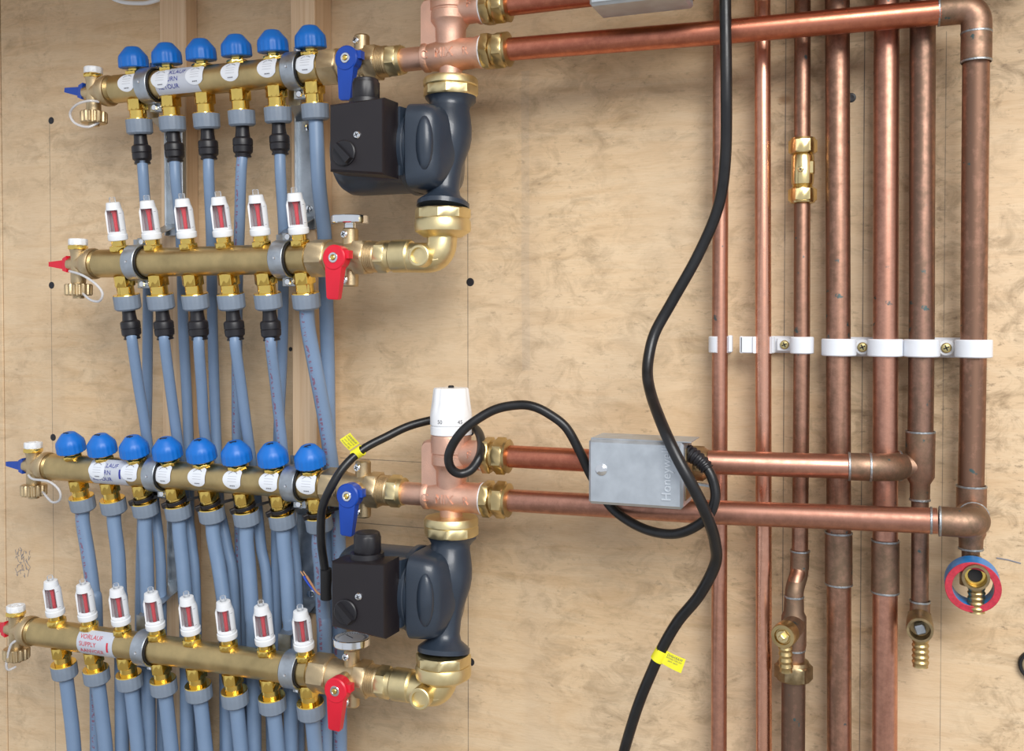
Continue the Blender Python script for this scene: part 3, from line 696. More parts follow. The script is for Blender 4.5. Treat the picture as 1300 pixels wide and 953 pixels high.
# ------------------------------------------------------------------ isolating valves at the right ends of the manifolds
def cross_screw(m, r, mat, parent, name='screw'):
    s = MB().lathe([(r, 0), (r, r*0.25), (r*0.8, r*0.5), (r*0.35, r*0.58)], m, 18).build(name, mat, parent)
    k = MB(); 
    for a in (0.4, 0.4+PI/2): k.box((0, 0, r*0.56), (r*1.15, r*0.24, r*0.10), 0, m @ Matrix.Rotation(a, 4, 'Z'))
    k.build('cross_slot', 'black', s); return s
def ball_valve(label, loc, mat, gauge):
    t = thing('isolating_valve', label, 'valve', loc)
    b = MB().hexn(0.0210, 0.0, 0.0215, XA, 0.0016, 0.25).lathe([(0.017, 0.021), (0.0165, 0.026), (0.0150, 0.034), (0.0150, 0.042), (0.0165, 0.052)], XA, 32)
    b.hexn(0.0198, 0.052, 0.0665, XA, 0.0014, 0.1)
    b.lathe([(0.0160, 0.066)]+[q for k in range(5) for q in ((0.0160, 0.0672+k*0.0021), (0.0148, 0.0682+k*0.0021))]+[(0.014, 0.0785)], XA, 32)
    for s in (1, -1): b.lathe([(0.0082, 0.010), (0.0082, 0.0285), (0.0070, 0.0300)], axm((0.045, 0, 0), (0, 0, s)), 22)
    b.lathe([(0.0100, 0.010), (0.0100, 0.022), (0.0070, 0.024)], axm((0.045, 0, 0), (0, -1, 0)), 22)
    b.build('valve_body', 'brass_cast', t, label='cast brass valve body')
    MB().hexn(0.0172, 0.0775, 0.0900, XA, 0.0012, 0.35).lathe([(0.0150, 0.0895), (0.0142, 0.0935), (0.0120, 0.0940)], XA, 30).build('tail_nut', 'brass_pale', t, label='pale brass tail nut')
    # handle: hub and a lever hanging straight down
    h = MB(); m = T(0.0455, -0.022, -0.002) @ FRONT
    hub = [(0.0128*math.cos(2*PI*i/28), 0.0128*math.sin(2*PI*i/28)) for i in range(28)]
    h.prism(hub, 0.0, 0.0130, m, 0.0012)
    h.hull([(sx*0.0098, -0.004, z) for sx in (-1, 1) for z in (0.003, 0.0125)]+[(sx*0.0066, -0.0400, z) for sx in (-1, 1) for z in (0.0045, 0.0110)]+[(sx*0.0052, -0.0418, z) for sx in (-1, 1) for z in (0.0055, 0.0100)], T(0.0455, -0.022, -0.002) @ Matrix.Rotation(0.06, 4, 'Y') @ FRONT)
    h.hull([(sx*0.004+0.012, sy*0.004+0.003, z) for sx in (-1, 1) for sy in (-1, 1) for z in (0.002, 0.010)], m)
    h = h.build('handle', mat, t)
    n = MB().ring(0.0028, 0.0052, 0.0118, 0.0140, m, 24, 0.0003).build('washer', 'chrome', h)
    MB().lathe([(0.0026, 0.0118), (0.0026, 0.0142), (0.0018, 0.0148)], m, 12).build('spindle', 'brass_bright', h)
    for s in ((1, -1) if not gauge else (1, -1)):
        cross_screw(axm((0.0425, -0.0075, s*0.0232), (-0.25, -1, 0)), 0.0042, 'chrome', t)
    if gauge:
        g = MB().lathe([(0.0062, 0.029), (0.0062, 0.0345)], T(0.045, 0, 0), 20)
        g.lathe([(0.0160, 0.0338), (0.0188, 0.0342), (0.0196, 0.0352), (0.0196, 0.0418), (0.0188, 0.0424), (0.0176, 0.0424), (0.0176, 0.0408)], T(0.045, 0, 0), 48)
        g = g.build('gauge', 'chrome', t, label='small round chrome dial gauge')
        MB().lathe([(0.0177, 0.0405), (0.0177, 0.0412)], T(0.045, 0, 0), 40).build('dial', 'lens', g)
        k = MB()
        for j in range(22):
            a = -0.3+j*0.18; k.box((0, 0, 0), (0.0024, 0.0005, 0.0002), 0, T(0.045, 0, 0.0414) @ Matrix.Rotation(a, 4, 'Z') @ T(0.0145, 0, 0))
        k.box((0, 0, 0), (0.0130, 0.0007, 0.0003), 0, T(0.045, 0, 0.0415) @ Matrix.Rotation(2.6, 4, 'Z') @ T(0.0050, 0, 0))
        k.build('print', 'ink_grey', g)
    return t
VX = -0.5625
v1 = ball_valve('blue handled isolating valve on right end of the topmost manifold', (VX, -D1, Z1), 'blue_lever', False)
v2 = ball_valve('red handled isolating valve with dial gauge, right end of second manifold', (VX, -D2, Z2), 'red', True)
dup(v1, (VX, -D1, Z3-0.001), 'blue handled isolating valve on right end of the third manifold')
dup(v2, (VX, -D2, Z4), 'isolating valve with dial gauge on right end of the lowest manifold')

# ------------------------------------------------------------------ thermostatic mixing valves
PX = -0.4158
def mixing_valve(label, loc):
    t = thing('mixing_valve', label, 'mixing valve', loc)
    b = MB()
    b.lathe([(0.0112, -0.055), (0.0118, -0.054), (0.0118, -0.028)], XA, 30)                                  # smooth tail on the left
    b.lathe([(0.0125, -0.0300), (0.0150, -0.0285), (0.0150, -0.0245), (0.0138, -0.0225), (0.0150, -0.014), (0.0170, -0.004), (0.0170, 0.006), (0.0156, 0.014), (0.0152, 0.028), (0.0160, 0.031), (0.0160, 0.0345), (0.012, 0.0350)], XA, 36)
    b.lathe([(0.0115, -0.0245), (0.0115, -0.012), (0.0135, 0.0), (0.0150, 0.012), (0.0156, 0.0185), (0.0156, 0.0265), (0.0186, 0.0315), (0.0200, 0.0335), (0.0200, 0.0420), (0.0194, 0.0428), (0.0194, 0.0440), (0.0205, 0.0450), (0.0208, 0.0610), (0.0200, 0.0630)], None, 40)
    b.lathe([(0.0150, 0.0), (0.0145, 0.012), (0.0142, 0.028), (0.0158, 0.031), (0.0158, 0.0345), (0.012, 0.0350)], xa(0, 0, 0.0440), 34)   # upper right branch
    ol = []
    for cx, cz, a0 in ((-0.0225, 0.050, 90), (-0.0225, 0.010, 180)):
        for k in range(7): a = math.radians(a0+k*15); ol.append((cx+0.0075*math.cos(a), cz+0.0075*math.sin(a)))
    ol += [(-0.010, 0.0025), (-0.010, 0.0575)]
    b.prism(ol, -0.0085, 0.0085, FRONT, 0.0025)
    b.build('body', 'bronze', t, label='cast bronze body')
    for s, x, z, R in (('MIX', -0.001, -0.001, 0.0166), ('C', -0.0235, -0.001, 0.0140), ('R', 0.0215, -0.001, 0.0150)):
        v, f = text_geo(s, 0.0128 if s == 'MIX' else 0.0115, 0.0013); MB().add(on_bar([(p[0]*0.92, p[1], p[2]) for p in v], R, x, z), f).build('cast_letters', 'bronze', t)
    v, f = text_geo('F', 0.0110, 0.0013); MB().add([(q[0], q[1], q[2]+0.044) for q in on_bar(v, 0.0140, 0.0245, 0.001)], f).build('cast_letters', 'bronze', t)
    for z in (0.0, 0.044):
        MB().ring(0.011, 0.0163, 0.0342, 0.0368, xa(0, 0, z), 30, 0.0008).build('thread_tape', 'ptfe', t, label='white thread sealing tape')
        u = MB().hexn(0.0192, 0.0362, 0.0455, xa(0, 0, z), 0.0010, 0.15).lathe([(0.0140, 0.045), (0.0136, 0.0495)], xa(0, 0, z), 28); u.build('hex_adaptor', 'brass', t, label='dull brass hexagon adaptor')
        u = MB().hexn(0.0190, 0.0490, 0.0605, xa(0, 0, z), 0.0014, 0.4).lathe([(0.0165, 0.0600), (0.0170, 0.0630), (0.0130, 0.0645)], xa(0, 0, z), 30)
        u.build('compression_nut', 'brass', t, label='dull brass compression nut')
    k = MB()
    n = 72; rows = [(0.0200, 0.0632, 0), (0.0210, 0.0638, 0), (0.0212, 0.0715, 0), (0.0200, 0.0722, 0), (0.0200, 0.0728, 0), (0.0214, 0.0736, 0), (0.0214, 0.0830, 0), (0.0208, 0.0880, 0.25), (0.0196, 0.0960, 1), (0.0180, 0.1095, 1), (0.0170, 0.1108, 0.6), (0.0080, 0.1110, 0)]
    secs = []
    for r, h, q in rows:
        secs.append([((r-0.0012*q*(0.5+0.5*math.cos(10*2*PI*i/n))**4)*math.cos(2*PI*i/n), (r-0.0012*q*(0.5+0.5*math.cos(10*2*PI*i/n))**4)*math.sin(2*PI*i/n), h) for i in range(n)])
    k = k.loft(secs).build('knob', 'knob_white', t, label='white plastic temperature knob')
    p = MB()
    for s, a in (('50', -0.13), ('45', 0.85), ('40', 1.8), ('55', -1.1)):
        v, f = text_geo(s, 0.0056)
        p.add([((0.0217)*math.sin(a+q[0]/0.0214), -0.0217*math.cos(a+q[0]/0.0214), 0.0775+q[1]) for q in v], f)
    p.build('print', 'ink_grey', k)
    MB().lathe([(0.0030, 0.1105), (0.0030, 0.1125), (0.0022, 0.1132)], None, 14).build('cap_screw', 'ink_grey' if False else 'rubber', k)
    return t
ZM1, ZM3 = 1.5662, 1.1190
mv = mixing_valve('bronze mixing valve above the upper pump, cut by the top picture edge', (PX, -D1, ZM1))
dup(mv, (PX, -D1, ZM3), 'bronze mixing valve with white temperature knob above the lower pump')

# ------------------------------------------------------------------ circulating pumps
def pump(label, loc):
    """local origin: top port axis at the height of the upper union nut's underside"""
    t = thing('circulating_pump', label, 'pump', loc)
    ax = V((0.0008, -0.0215, -0.118)); m = axm((0, 0, 0), ax); 
    v = MB().lathe([(0.0190, -0.002), (0.0258, 0.0005), (0.0258, 0.0035), (0.0222, 0.0070), (0.0200, 0.0105), (0.0202, 0.015), (0.0218, 0.023), (0.0236, 0.033), (0.0240, 0.043), (0.0228, 0.053), (0.0196, 0.064), (0.0170, 0.074), (0.0156, 0.086), (0.0152, 0.098), (0.0170, 0.1045), (0.0235, 0.1095), (0.0262, 0.1120), (0.0262, 0.1165), (0.018, 0.1175)], m, 40)
    def sec(x, hy, hz, e, cy, cz):
        out = []
        for i in range(40):
            a = 2*PI*i/40; c_, s_ = math.cos(a), math.sin(a)
            out.append((x, cy+hy*math.copysign(abs(c_)**(2/e), c_), cz+hz*math.copysign(abs(s_)**(2/e), s_)))
        return out
    cy, cz = -0.012, -0.056
    v.loft([sec(-0.0265, 0.0400, 0.0410, 5.5, cy, cz), sec(-0.0245, 0.0420, 0.0430, 5.5, cy, cz), sec(-0.008, 0.0415, 0.0425, 5.0, cy, cz), sec(0.0005, 0.0395, 0.0405, 4.6, cy, cz), sec(0.0050, 0.0355, 0.0370, 4.2, cy, cz), sec(0.0085, 0.0290, 0.0320, 3.6, cy, cz), sec(0.0120, 0.0200, 0.0240, 3.0, cy, cz), sec(0.016, 0.0100, 0.0120, 2.4, cy, cz)])
    v.ellipsoid((-0.0050, cy-0.0390, cz+0.001), (0.0090, 0.0065, 0.0265))
    v.hull([(-0.020, cy-0.022, cz-0.038), (-0.020, cy+0.022, cz-0.038), (0.004, cy-0.014, cz-0.034), (0.004, cy+0.012, cz-0.034), (-0.013, cy-0.014, -0.100), (-0.013, cy-0.004, -0.100), (0.004, cy-0.014, -0.098), (0.004, cy-0.004, -0.098)])
    v.build('volute', 'pump', t, label='dark blue-grey cast volute', angle=40)
    mo = MB().lathe([(0.0300, -0.1140), (0.0370, -0.1115), (0.0405, -0.1055), (0.0415, -0.098), (0.0415, -0.0260), (0.038, -0.024)], xa(0, cy, cz), 48)
    mo.lathe([(0.0430, -0.0350), (0.0440, -0.0340), (0.0440, -0.0290), (0.0430, -0.0280)], xa(0, cy, cz), 48)
    mo.build('motor', 'pump', t, label='dark blue-grey motor housing')
    # terminal box at the front of the motor
    fy = -0.0815
    def bx(x0, x1, y, zl0, zl1, zr0, zr1): return [(x0, y, zl0), (x0, y, zl1), (x1, y, zr0), (x1, y, zr1)]
    q = MB().hull(bx(-0.0905, -0.0350, fy, -0.0800, -0.0195, -0.0860, -0.0165)+bx(-0.0925, -0.0335, fy+0.0025, -0.0820, -0.0175, -0.0880, -0.0150)+bx(-0.0920, -0.0330, fy+0.030, -0.0825, -0.0175, -0.0885, -0.0145)).build('terminal_box', 'box_black', t, label='black plastic terminal box')
    MB().hull(bx(-0.0880, -0.0310, fy+0.030, -0.0790, -0.0200, -0.0850, -0.0180)+bx(-0.0880, -0.0290, -0.040, -0.0780, -0.0200, -0.0830, -0.0180)).build('box_back', 'pump', t)
    cross_screw(axm((-0.0615, fy, -0.0490), (0, -1, 0)), 0.0037, 'chrome', t)
    s = MB().lathe([(0.0125, 0), (0.0125, 0.0018), (0.0115, 0.0026)], axm((-0.0755, fy, -0.0655), (0, -1, 0)), 30)
    s.hull([(sx*0.0042, -0.012, 0) for sx in (-1, 1)]+[(sx*0.0034, -0.011, 0.0075) for sx in (-1, 1)]+[(sx*0.0030, 0.0115, 0) for sx in (-1, 1)]+[(sx*0.0022, 0.0105, 0.0075) for sx in (-1, 1)], axm((-0.0755, fy, -0.0655), (0, -1, 0)) @ Matrix.Rotation(0.75, 4, 'Z'))
    s.build('speed_selector', 'black', t)
    g = MB().lathe([(0.0170, -0.018), (0.0162, -0.0110)], T(-0.0640, fy+0.022, 0), 24).hexn(0.0142, -0.0112, 0.0060, T(-0.0640, fy+0.022, 0), 0.0012, 0.2, 8).lathe([(0.0128, 0.0055), (0.0122, 0.0085), (0.0108, 0.0095)], T(-0.0640, fy+0.022, 0), 24)
    g.build('cable_gland', 'black', t, label='black cable gland knob')
    n = MB().hexn(0.0285, -0.0012, 0.0095, axm((0, 0, 0), (0, 0, 1)), 0.0014, 0.25, 8).lathe([(0.0268, 0.0090), (0.0278, 0.0100), (0.0278, 0.0150), (0.0262, 0.0176), (0.0140, 0.0185)], None, 44)
    n.build('union_nut', 'brass_pale', t, label='pale brass union nut')
    bt = ax.copy(); m2_ = T(bt.x, bt.y, bt.z)
    n2 = MB().hexn(0.0285, -0.0085, 0.0025, m2_, 0.0014, 0.25, 8).lathe([(0.0190, -0.0260), (0.0245, -0.0225), (0.0275, -0.0205), (0.0280, -0.0185), (0.0280, -0.0110), (0.0268, -0.0082)], m2_, 44)
    n2.build('union_nut', 'brass_pale', t, label='pale brass union nut')
    return t
ZP = 1.5250
pu = pump('upper dark blue-grey circulating pump with black terminal box', (PX, -D1, ZP))
dup(pu, (PX, -D1, ZP-0.4445), 'lower dark blue-grey circulating pump with black terminal box')

# ------------------------------------------------------------------ brass elbows below the pumps
def elbow(label, loc):
    """origin on the manifold axis at the valve's tail"""
    t = thing('pipe_elbow', label, 'elbow', loc)
    cx = PX+0.0008-loc[0]; cy = -(D1+0.0215)-loc[1]
    b = MB().lathe([(0.0130, 0.0), (0.0165, 0.0008), (0.0165, 0.0190), (0.0150, 0.0210)], XA, 34)
    b.tube(fillet([(0.018, 0, -0.0015), (cx, 0, -0.003), (cx, cy, 0.0315)], 0.022, 10), 0.0150, 28)
    b.lathe([(0.0150, 0.0230), (0.0185, 0.0245), (0.0185, 0.0275), (0.016, 0.0285)], T(cx, cy, 0), 34)
    b.lathe([(0.0108, 0.008), (0.0108, 0.0255), (0.0098, 0.0262), (0.0078, 0.0262), (0.0074, 0.0225), (0.0010, 0.0222)], axm((cx-0.014, 0, -0.002), (0.05, -1, 0.02)), 28)
    b.hull([(cx-0.004, -0.008-y, z) for y in (0, 0.006) for z in (-0.006, 0.003)]+[(cx+0.002, -0.008-y, z) for y in (0, 0.004) for z in (-0.005, 0.002)])
    b.build('body', 'brass_pale', t); return t
e1 = elbow('pale brass elbow with round drain port under the upper pump', (VX+0.0945, -D2, Z2))
dup(e1, (VX+0.0945, -D2, Z4), 'pale brass elbow under the lower pump, at the lowest manifold')

# ------------------------------------------------------------------ copper pipes
class Rings:
    """solder rings, each one an object of its own"""
    def __init__(s): s.q = []
    def build(s, name, mat, parent, org=(0, 0, 0)):
        for p, d, r in s.q: MB().ring(r-0.0004, r+0.0007, -0.0010, 0.0010, axm(p, d), 26, 0.0004).build(name, mat, parent, org)
def solder(b, p, d, r): b.q.append((p, d, r))
def sleeve(b, p0, p1, r):
    p0 = V(p0); p1 = V(p1); L = (p1-p0).length; b.lathe([(r-0.0014, 0), (r, 0.0006), (r, L-0.0006), (r-0.0014, L)], axm(p0, p1-p0), 26)
R22, R15 = 0.0111, 0.0076
def pipe(label, pts, r, mat, cut=None):
    o = V(pts[0]); t = thing('copper_pipe', label, 'pipe', o)
    MB().tube(pts, r, 28).build('tube', mat, t, o); return t, o
DV = 0.030; D15 = 0.026
def vpt(px, py, d=DV): return P(px, py, d)
# plain uprights: (picture x at the top, middle and foot)
a, b_ = V(P(913.5, 430, D15)), 0
def upright(label, px_t, px_b, r, mat, d, y0=-150, y1=1250):
    return pipe(label, [P(px_t, y0, d), P((px_t+px_b)/2, 430, d), P(px_b, y1, d)], r, mat)
upright('leftmost upright copper pipe, thin and pinkish, behind the long black cable', 916, 912, R15, 'copper_v1', D15)
t2, o2 = upright('thin bright upright copper pipe in the open half of a white clip', 967.5, 970.5, R15, 'copper_v2', D15)
# third thin pipe with a coupling, ending in a soldered offset
pts = [P(1019, -150, D15), P(1018, 430, D15), P(1015.5, 703, D15)]
pp = fillet(pts+[P(1015, 722, D15), P(1009, 742, .036), P(1008, 775, .038)], 0.010, 6)
t3, o3 = pipe('thin upright copper pipe with a brass isolating coupling on it', pp, R15, 'copper_v3')
f = MB(); sleeve(f, P(1015.6, 697, D15), P(1015, 722, D15), 0.0088); f.tube(fillet([P(1015, 716, D15), P(1014.5, 728, D15), P(1008.5, 748, .037), P(1008.2, 762, .038)], 0.010, 8), 0.0086, 22)
f.build('offset_bend', 'copper_fit', t3, o3, label='tarnished soldered offset bend')
s = Rings(); solder(s, P(1015.6, 699, D15), (0, 0, 1), 0.0088); solder(s, P(1008.2, 757, .038), (0, 0, 1), 0.0086); s.build('solder_ring', 'solder', t3, o3)
# the coupling
c = P(1019, 217, D15); cz = lambda y: P(1019, y, D15).z
u = thing('isolating_coupling', 'bright brass isolating coupling on the third thin pipe', 'coupling', c)
mm = T(0, 0, -c.z)
MB().hexn(0.0134, cz(195), cz(177), mm, 0.0012, 0.1).lathe([(0.0118, cz(177)-0.0005), (0.0112, cz(175.5)), (0.0080, cz(175))], mm, 26).build('nut', 'brass_fit', u)
zb0, zb1 = cz(234), cz(195)
MB().lathe([(0.0100, zb0), (0.0104, zb0+0.004), (0.0104, zb1-0.003), (0.0086, zb1)], mm, 28).lathe([(0.0088, cz(240))]+[q for k in range(4) for q in ((0.0096, cz(240)+0.0008+k*0.0014), (0.0089, cz(240)+0.0015+k*0.0014))]+[(0.0088, zb0+0.001)], mm, 26).box((0.0075, -0.0035, zb1-0.014), (0.0075, 0.008, 0.013), 0.0012, mm).build('body', 'brass_fit', u)
MB().hexn(0.0134, cz(256), cz(239), mm, 0.0012, 0.1).lathe([(0.0080, cz(259)), (0.0112, cz(257.5)), (0.0118, cz(256)+0.0003)], mm, 26).build('nut', 'brass_fit', u)
cross_screw(axm((-0.001, -0.0100, zb1-0.016-c.z), (0, -1, 0)), 0.0028, 'brass_fit', u)
# thick uprights
for lab, pt, pb, mat, y0, y1 in (('thick upright copper pipe left of the plastic clip pair, sleeved near the foot', 1062.5, 1066, 'copper_v3', 676, 741), ('thick bright-streaked upright copper pipe, sleeved near the foot', 1126, 1122.5, 'copper_v1', 686, 751)):
    t, o = upright(lab, pt, pb, R22, mat, DV)
    k = (pb-pt)/1400; f = MB(); q0 = P(pt+k*(y0+150), y0, DV); q1 = P(pt+k*(y1+150), y1, DV); sleeve(f, q1, q0, 0.0125); f.build('sleeve', 'copper_fit', t, o, label='tarnished soldered sleeve')
    s = Rings(); solder(s, q0, (0, 0, 1), 0.0121); solder(s, q1, (0, 0, 1), 0.0121); s.build('solder_ring', 'solder', t, o)
# thick upright with a tee, going on thinner to a drain tap
ztop, zr = P(1170, 548, DV).z, P(1170, 612, DV).z
xt = P(1170, 430, DV).x; zt = P(1160, 591, DV).z
t4, o4 = pipe('thick upright copper pipe that meets a tee and goes on thinner', [P(1172, -150, DV), P(1170, 430, DV), P(1168.5, 556, DV)], R22, 'copper_v4')
f = MB(); x0 = P(1168.5, 556, DV).x
f.lathe([(R15+0.0010, P(1168, 634, DV).z), (R15+0.0012, P(1168, 614, DV).z), (0.0125, P(1168, 605, DV).z), (0.0128, ztop-0.0006), (0.0114, ztop)], T(x0, -DV, 0), 30)
tee_l = P(1150, 592, DV); f.lathe([(0.0112, 0.004), (0.0116, 0.0150), (0.0136, 0.0175), (0.0136, 0.0195), (0.0120, 0.0200)], axm((x0, -DV, zt), (-1, -0.25, 0)), 28, False)
f.build('tee', 'copper_fit', t4, o4, label='tarnished reducing tee')
s = Rings(); solder(s, (x0, -DV, ztop), (0, 0, 1), 0.0124); solder(s, P(1168, 634, DV), (0, 0, 1), 0.0086); solder(s, P(1168, 763, DV), (0, 0, 1), 0.0086); s.build('solder_ring', 'solder', t4, o4)
MB().tube([P(1168, 630, DV), P(1168, 700, DV), P(1167.5, 790, DV)], R15, 24).build('lower_tube', 'copper_v4', t4, o4)
f = MB(); sleeve(f, P(1167.6, 784, DV), P(1168, 763, DV), 0.0088); f.build('sleeve', 'copper_fit', t4, o4)
# rightmost upright, from the top elbow to the bottom tee
DT = 0.058
t5, o5 = pipe('rightmost thick upright copper pipe ending in a tee above the tape roll', [P(1239.5, 40, DT), P(1238, 200, 0.045), P(1236, 430, DV), P(1234, 560, DV), P(1232.5, 625, DV)], R22, 'copper_v3')
xt5 = P(1233, 650, DV).x; f = MB(); zA, zB = P(1233, 617, DV).z, P(1233, 680, DV).z; zT = P(1236, 650, DV).z
f.lathe([(0.0100, P(1232, 697, DV).z), (0.0104, P(1232, 684, DV).z), (0.0126, zB+0.002), (0.0128, zA-0.0006), (0.0114, zA)], T(xt5, -DV, 0), 30)
f.lathe([(0.0128, 0.0), (0.0128, 0.024), (0.0114, 0.0248)], axm((xt5, -DV, zT), (0, -1, 0)), 28)
f.build('tee', 'copper_fit', t5, o5, label='tarnished tee with forward branch')
s = Rings(); solder(s, (xt5, -DV, zA), (0, 0, 1), 0.0124); solder(s, (xt5, -DV, P(1232, 696, DV).z), (0, 0, 1), 0.0102); s.build('solder_ring', 'solder', t5, o5)
MB().tube([P(1232, 690, DV), P(1232.5, 712, DV), P(1233.5, 735, DV)], R15, 22).build('lower_tube', 'copper_v4', t5, o5)
# horizontal pipes
XR = PX+0.0625   # where they leave the compression nuts
zu1, zl1, zu3, zl3 = ZM1+0.044, ZM1, ZM3+0.044, ZM3
# upper pair
el = P(1240, 10, DT)
t6, o6 = pipe('upper long copper pipe running right to the top corner elbow', [V((XR, -D1, zl1)), V((-0.16, -0.076, zl1-0.0015)), V((0.03, -0.062, P(1195, 15, .062).z)), V((el.x-0.020, -DT, el.z))], R22, 'copper_h1')
f = MB(); f.tube(fillet([(el.x-0.030, -DT-0.0006, el.z), (el.x, -DT, el.z), (el.x, -DT, el.z-0.046)], 0.022, 12), 0.0126, 26); f.build('corner_elbow', 'copper_fit', t6, o6, label='tarnished corner elbow')
s = Rings(); solder(s, (el.x-0.030, -DT-0.0006, el.z), (1, 0, 0), 0.0122); solder(s, (el.x, -DT, el.z-0.0215), (0, 0, 1), 0.0123); solder(s, (el.x, -DT, el.z-0.046), (0, 0, 1), 0.0122); s.build('solder_ring', 'solder', t6, o6)
pipe('short copper pipe between upper mixing valve and cropped grey control box', [V((XR, -D1, zu1)), V((-0.235, -D1, zu1))], R22, 'copper_h1')
pipe('copper pipe leaving the cropped grey control box at the top edge', [V((-0.172, -D1, zu1)), V((0.12, -0.062, zu1))], R22, 'copper_h2')
# lower pair
pipe('short copper pipe between lower mixing valve and grey control box', [V((XR, -D1, zu3)), V((-0.235, -D1, zu3))], R22, 'copper_h1')
pl = V((-0.166, -D1, P(885, 586, D1).z)); pts = [pl, P(1078, 592, 0.068)]
t7, o7 = pipe('copper pipe running right from the lower grey control box to a tee', [pl, P(990, 589.5, 0.077), P(1078, 592, 0.068), P(1104, 593, 0.0655)], R22, 'copper_h2')
f = MB(); f.tube(fillet([P(1078, 592, 0.068), P(1108, 593, 0.065), P(1126, 593, 0.058), P(1140, 592.5, 0.042), V((x0-0.0185, -DV-0.0046, zt))], 0.010, 6), 0.0124, 26); f.build('offset_bend', 'copper_fit', t7, o7, label='tarnished offset bend')
s = Rings(); solder(s, P(1078, 592, 0.068), (1, 0.1, 0), 0.0122); solder(s, P(1105, 593, 0.0652), (1, 0.1, 0), 0.0124); solder(s, V((x0-0.0175, -DV-0.0045, zt)), (1, 0.25, 0), 0.0133); s.build('solder_ring', 'solder', t7, o7)
DE = 0.083
e5 = P(1242, 664.5, DE)
t8, o8 = pipe('lower long copper pipe from the lower mixing valve to a forward elbow', [V((XR, -D1, zl3)), V((-0.15, -D1, zl3+0.002)), V((e5.x-0.032, -DE, e5.z))], R22, 'copper_h2')
f = MB(); f.tube(fillet([(e5.x-0.030, -DE, e5.z), (xt5, -DE, e5.z), (xt5, -0.047, zT)], 0.020, 12), 0.0126, 28); f.build('forward_elbow', 'copper_fit', t8, o8, label='tarnished elbow turning back to the wall')
s = Rings(); solder(s, (e5.x-0.030, -DE, e5.z), (1, 0, 0), 0.0124); solder(s, (e5.x-0.037, -DE, e5.z), (1, 0, 0), 0.0112); solder(s, (xt5, -0.054, zT), (0, 1, 0), 0.0126); s.build('solder_ring', 'solder', t8, o8)

# ------------------------------------------------------------------ drain taps at the feet of three pipes
def barb(b, p0, p1, r, n=5):
    p0 = V(p0); p1 = V(p1); L = (p1-p0).length; prof = [(r*0.9, 0)]
    for k in range(n):
        h = L*(0.06+0.92*k/n); prof += [(r*1.0, h), (r*1.06, h+L*0.04), (r*0.90, h+L*0.15)]
    prof += [(r*0.95, L), (r*0.55, L), (r*0.5, L-0.004)]
    b.lathe(prof, axm(p0, p1-p0), 22)
def tap_open(label, top, face_px, barb_px, d_face, square):
    """top: foot of the pipe; the round body faces the room; its hose barb hangs down"""
    o = V(top); t = thing('drain_tap', label, 'drain tap', o)
    fc = P(*face_px, d_face); back = V((fc.x-(fc.x-o.x)*0.6, o.y+0.004, fc.z+0.003)); dirn = fc-back; L = dirn.length
    b = MB().tube([o+V((0, 0, 0.002)), o+V((0, 0, -0.010)), back+V((0, -0.004, 0.004))], [0.0090, 0.0100, 0.0100], 22)
    b.lathe([(0.0085, -0.006), (0.0098, 0.0), (0.0112, L*0.35), (0.0116, L*0.9), (0.0112, L), (0.0090, L), (0.0084, L-0.009), (0.0012, L-0.0095)], axm(back, dirn), 30)
    b.build('tap_body', 'brass_old', t, o)
    b = MB(); barb(b, P(barb_px[0], barb_px[1], d_face-0.012), P(barb_px[2], barb_px[3], d_face-0.012), 0.0070); b.build('hose_barb', 'brass', t, o, label='ribbed brass hose barb')
    if square:
        s = MB().box((0, 0, L-0.0045), (0.0085, 0.0085, 0.0095), 0.0012, axm(back, dirn) @ Matrix.Rotation(0.35, 4, 'Z')); s.build('spindle', 'steel', t, o, label='square steel spindle')
    else:
        m = axm(back, dirn); MB().ring(0.0058, 0.0086, L-0.0085, L-0.0070, m, 26, 0.0003).build('seat', 'brass_bright', t, o)
        MB().lathe([(0.0058, L-0.0090), (0.0058, L-0.0080)], m, 24).build('bore', 'rubber', t, o)
    return t
tap_open('old brass drain tap with square spindle below the tee', P(1167.5, 783, DV), (1168, 800), (1168.5, 808, 1168.5, 846), 0.060, True)
tap_open('open brass drain tap with hose barb inside the tape roll', P(1233.5, 728, DV), (1239, 733.5), (1239.5, 742, 1240, 777), 0.072, False)
# third tap: a soldered tee body with an angled drain branch, on a big nut
o = P(1008, 760, 0.038); t = thing('drain_tap', 'brass drain tap with angled branch on a large nut, left of the others', 'drain tap', o)
zz = lambda y: P(1007, y, 0.038).z - o.z
b = MB().lathe([(0.0090, zz(757)), (0.0094, zz(776)), (0.0115, zz(782)), (0.0116, zz(818)), (0.0104, zz(824)), (0.0100, zz(846))], T(0, 0, 0), 28)
fc = P(993.5, 808, 0.078)-o; bk = P(1010, 792, 0.040)-o; m = axm(bk, fc-bk); L = (fc-bk).length
b.lathe([(0.0095, 0), (0.0105, L*0.4), (0.0106, L*0.62)], m, 28); b.build('tap_body', 'copper_fit', t, label='tarnished soldered tap body')
MB().lathe([(0.0100, L*0.60), (0.0112, L*0.64), (0.0114, L*0.95), (0.0106, L), (0.0076, L+0.0002), (0.0070, L-0.002), (0.001, L-0.002)], m, 30).build('end_cap', 'brass', t, label='round brass end cap')
MB().hexn(0.0062, L-0.003, L+0.0005, m, 0.0006, 0.2).lathe([(0.0034, L), (0.0032, L+0.0038), (0.0022, L+0.0045)], m, 4).build('spindle', 'brass_pale', t)
b = MB(); barb(b, P(997, 819, 0.068)-o, P(998, 852, 0.066)-o, 0.0062, 4); b.build('hose_barb', 'brass', t, label='ribbed brass hose barb')
s = Rings(); solder(s, (0, 0, zz(824)), (0, 0, 1), 0.0103); s.build('solder_ring', 'solder', t)
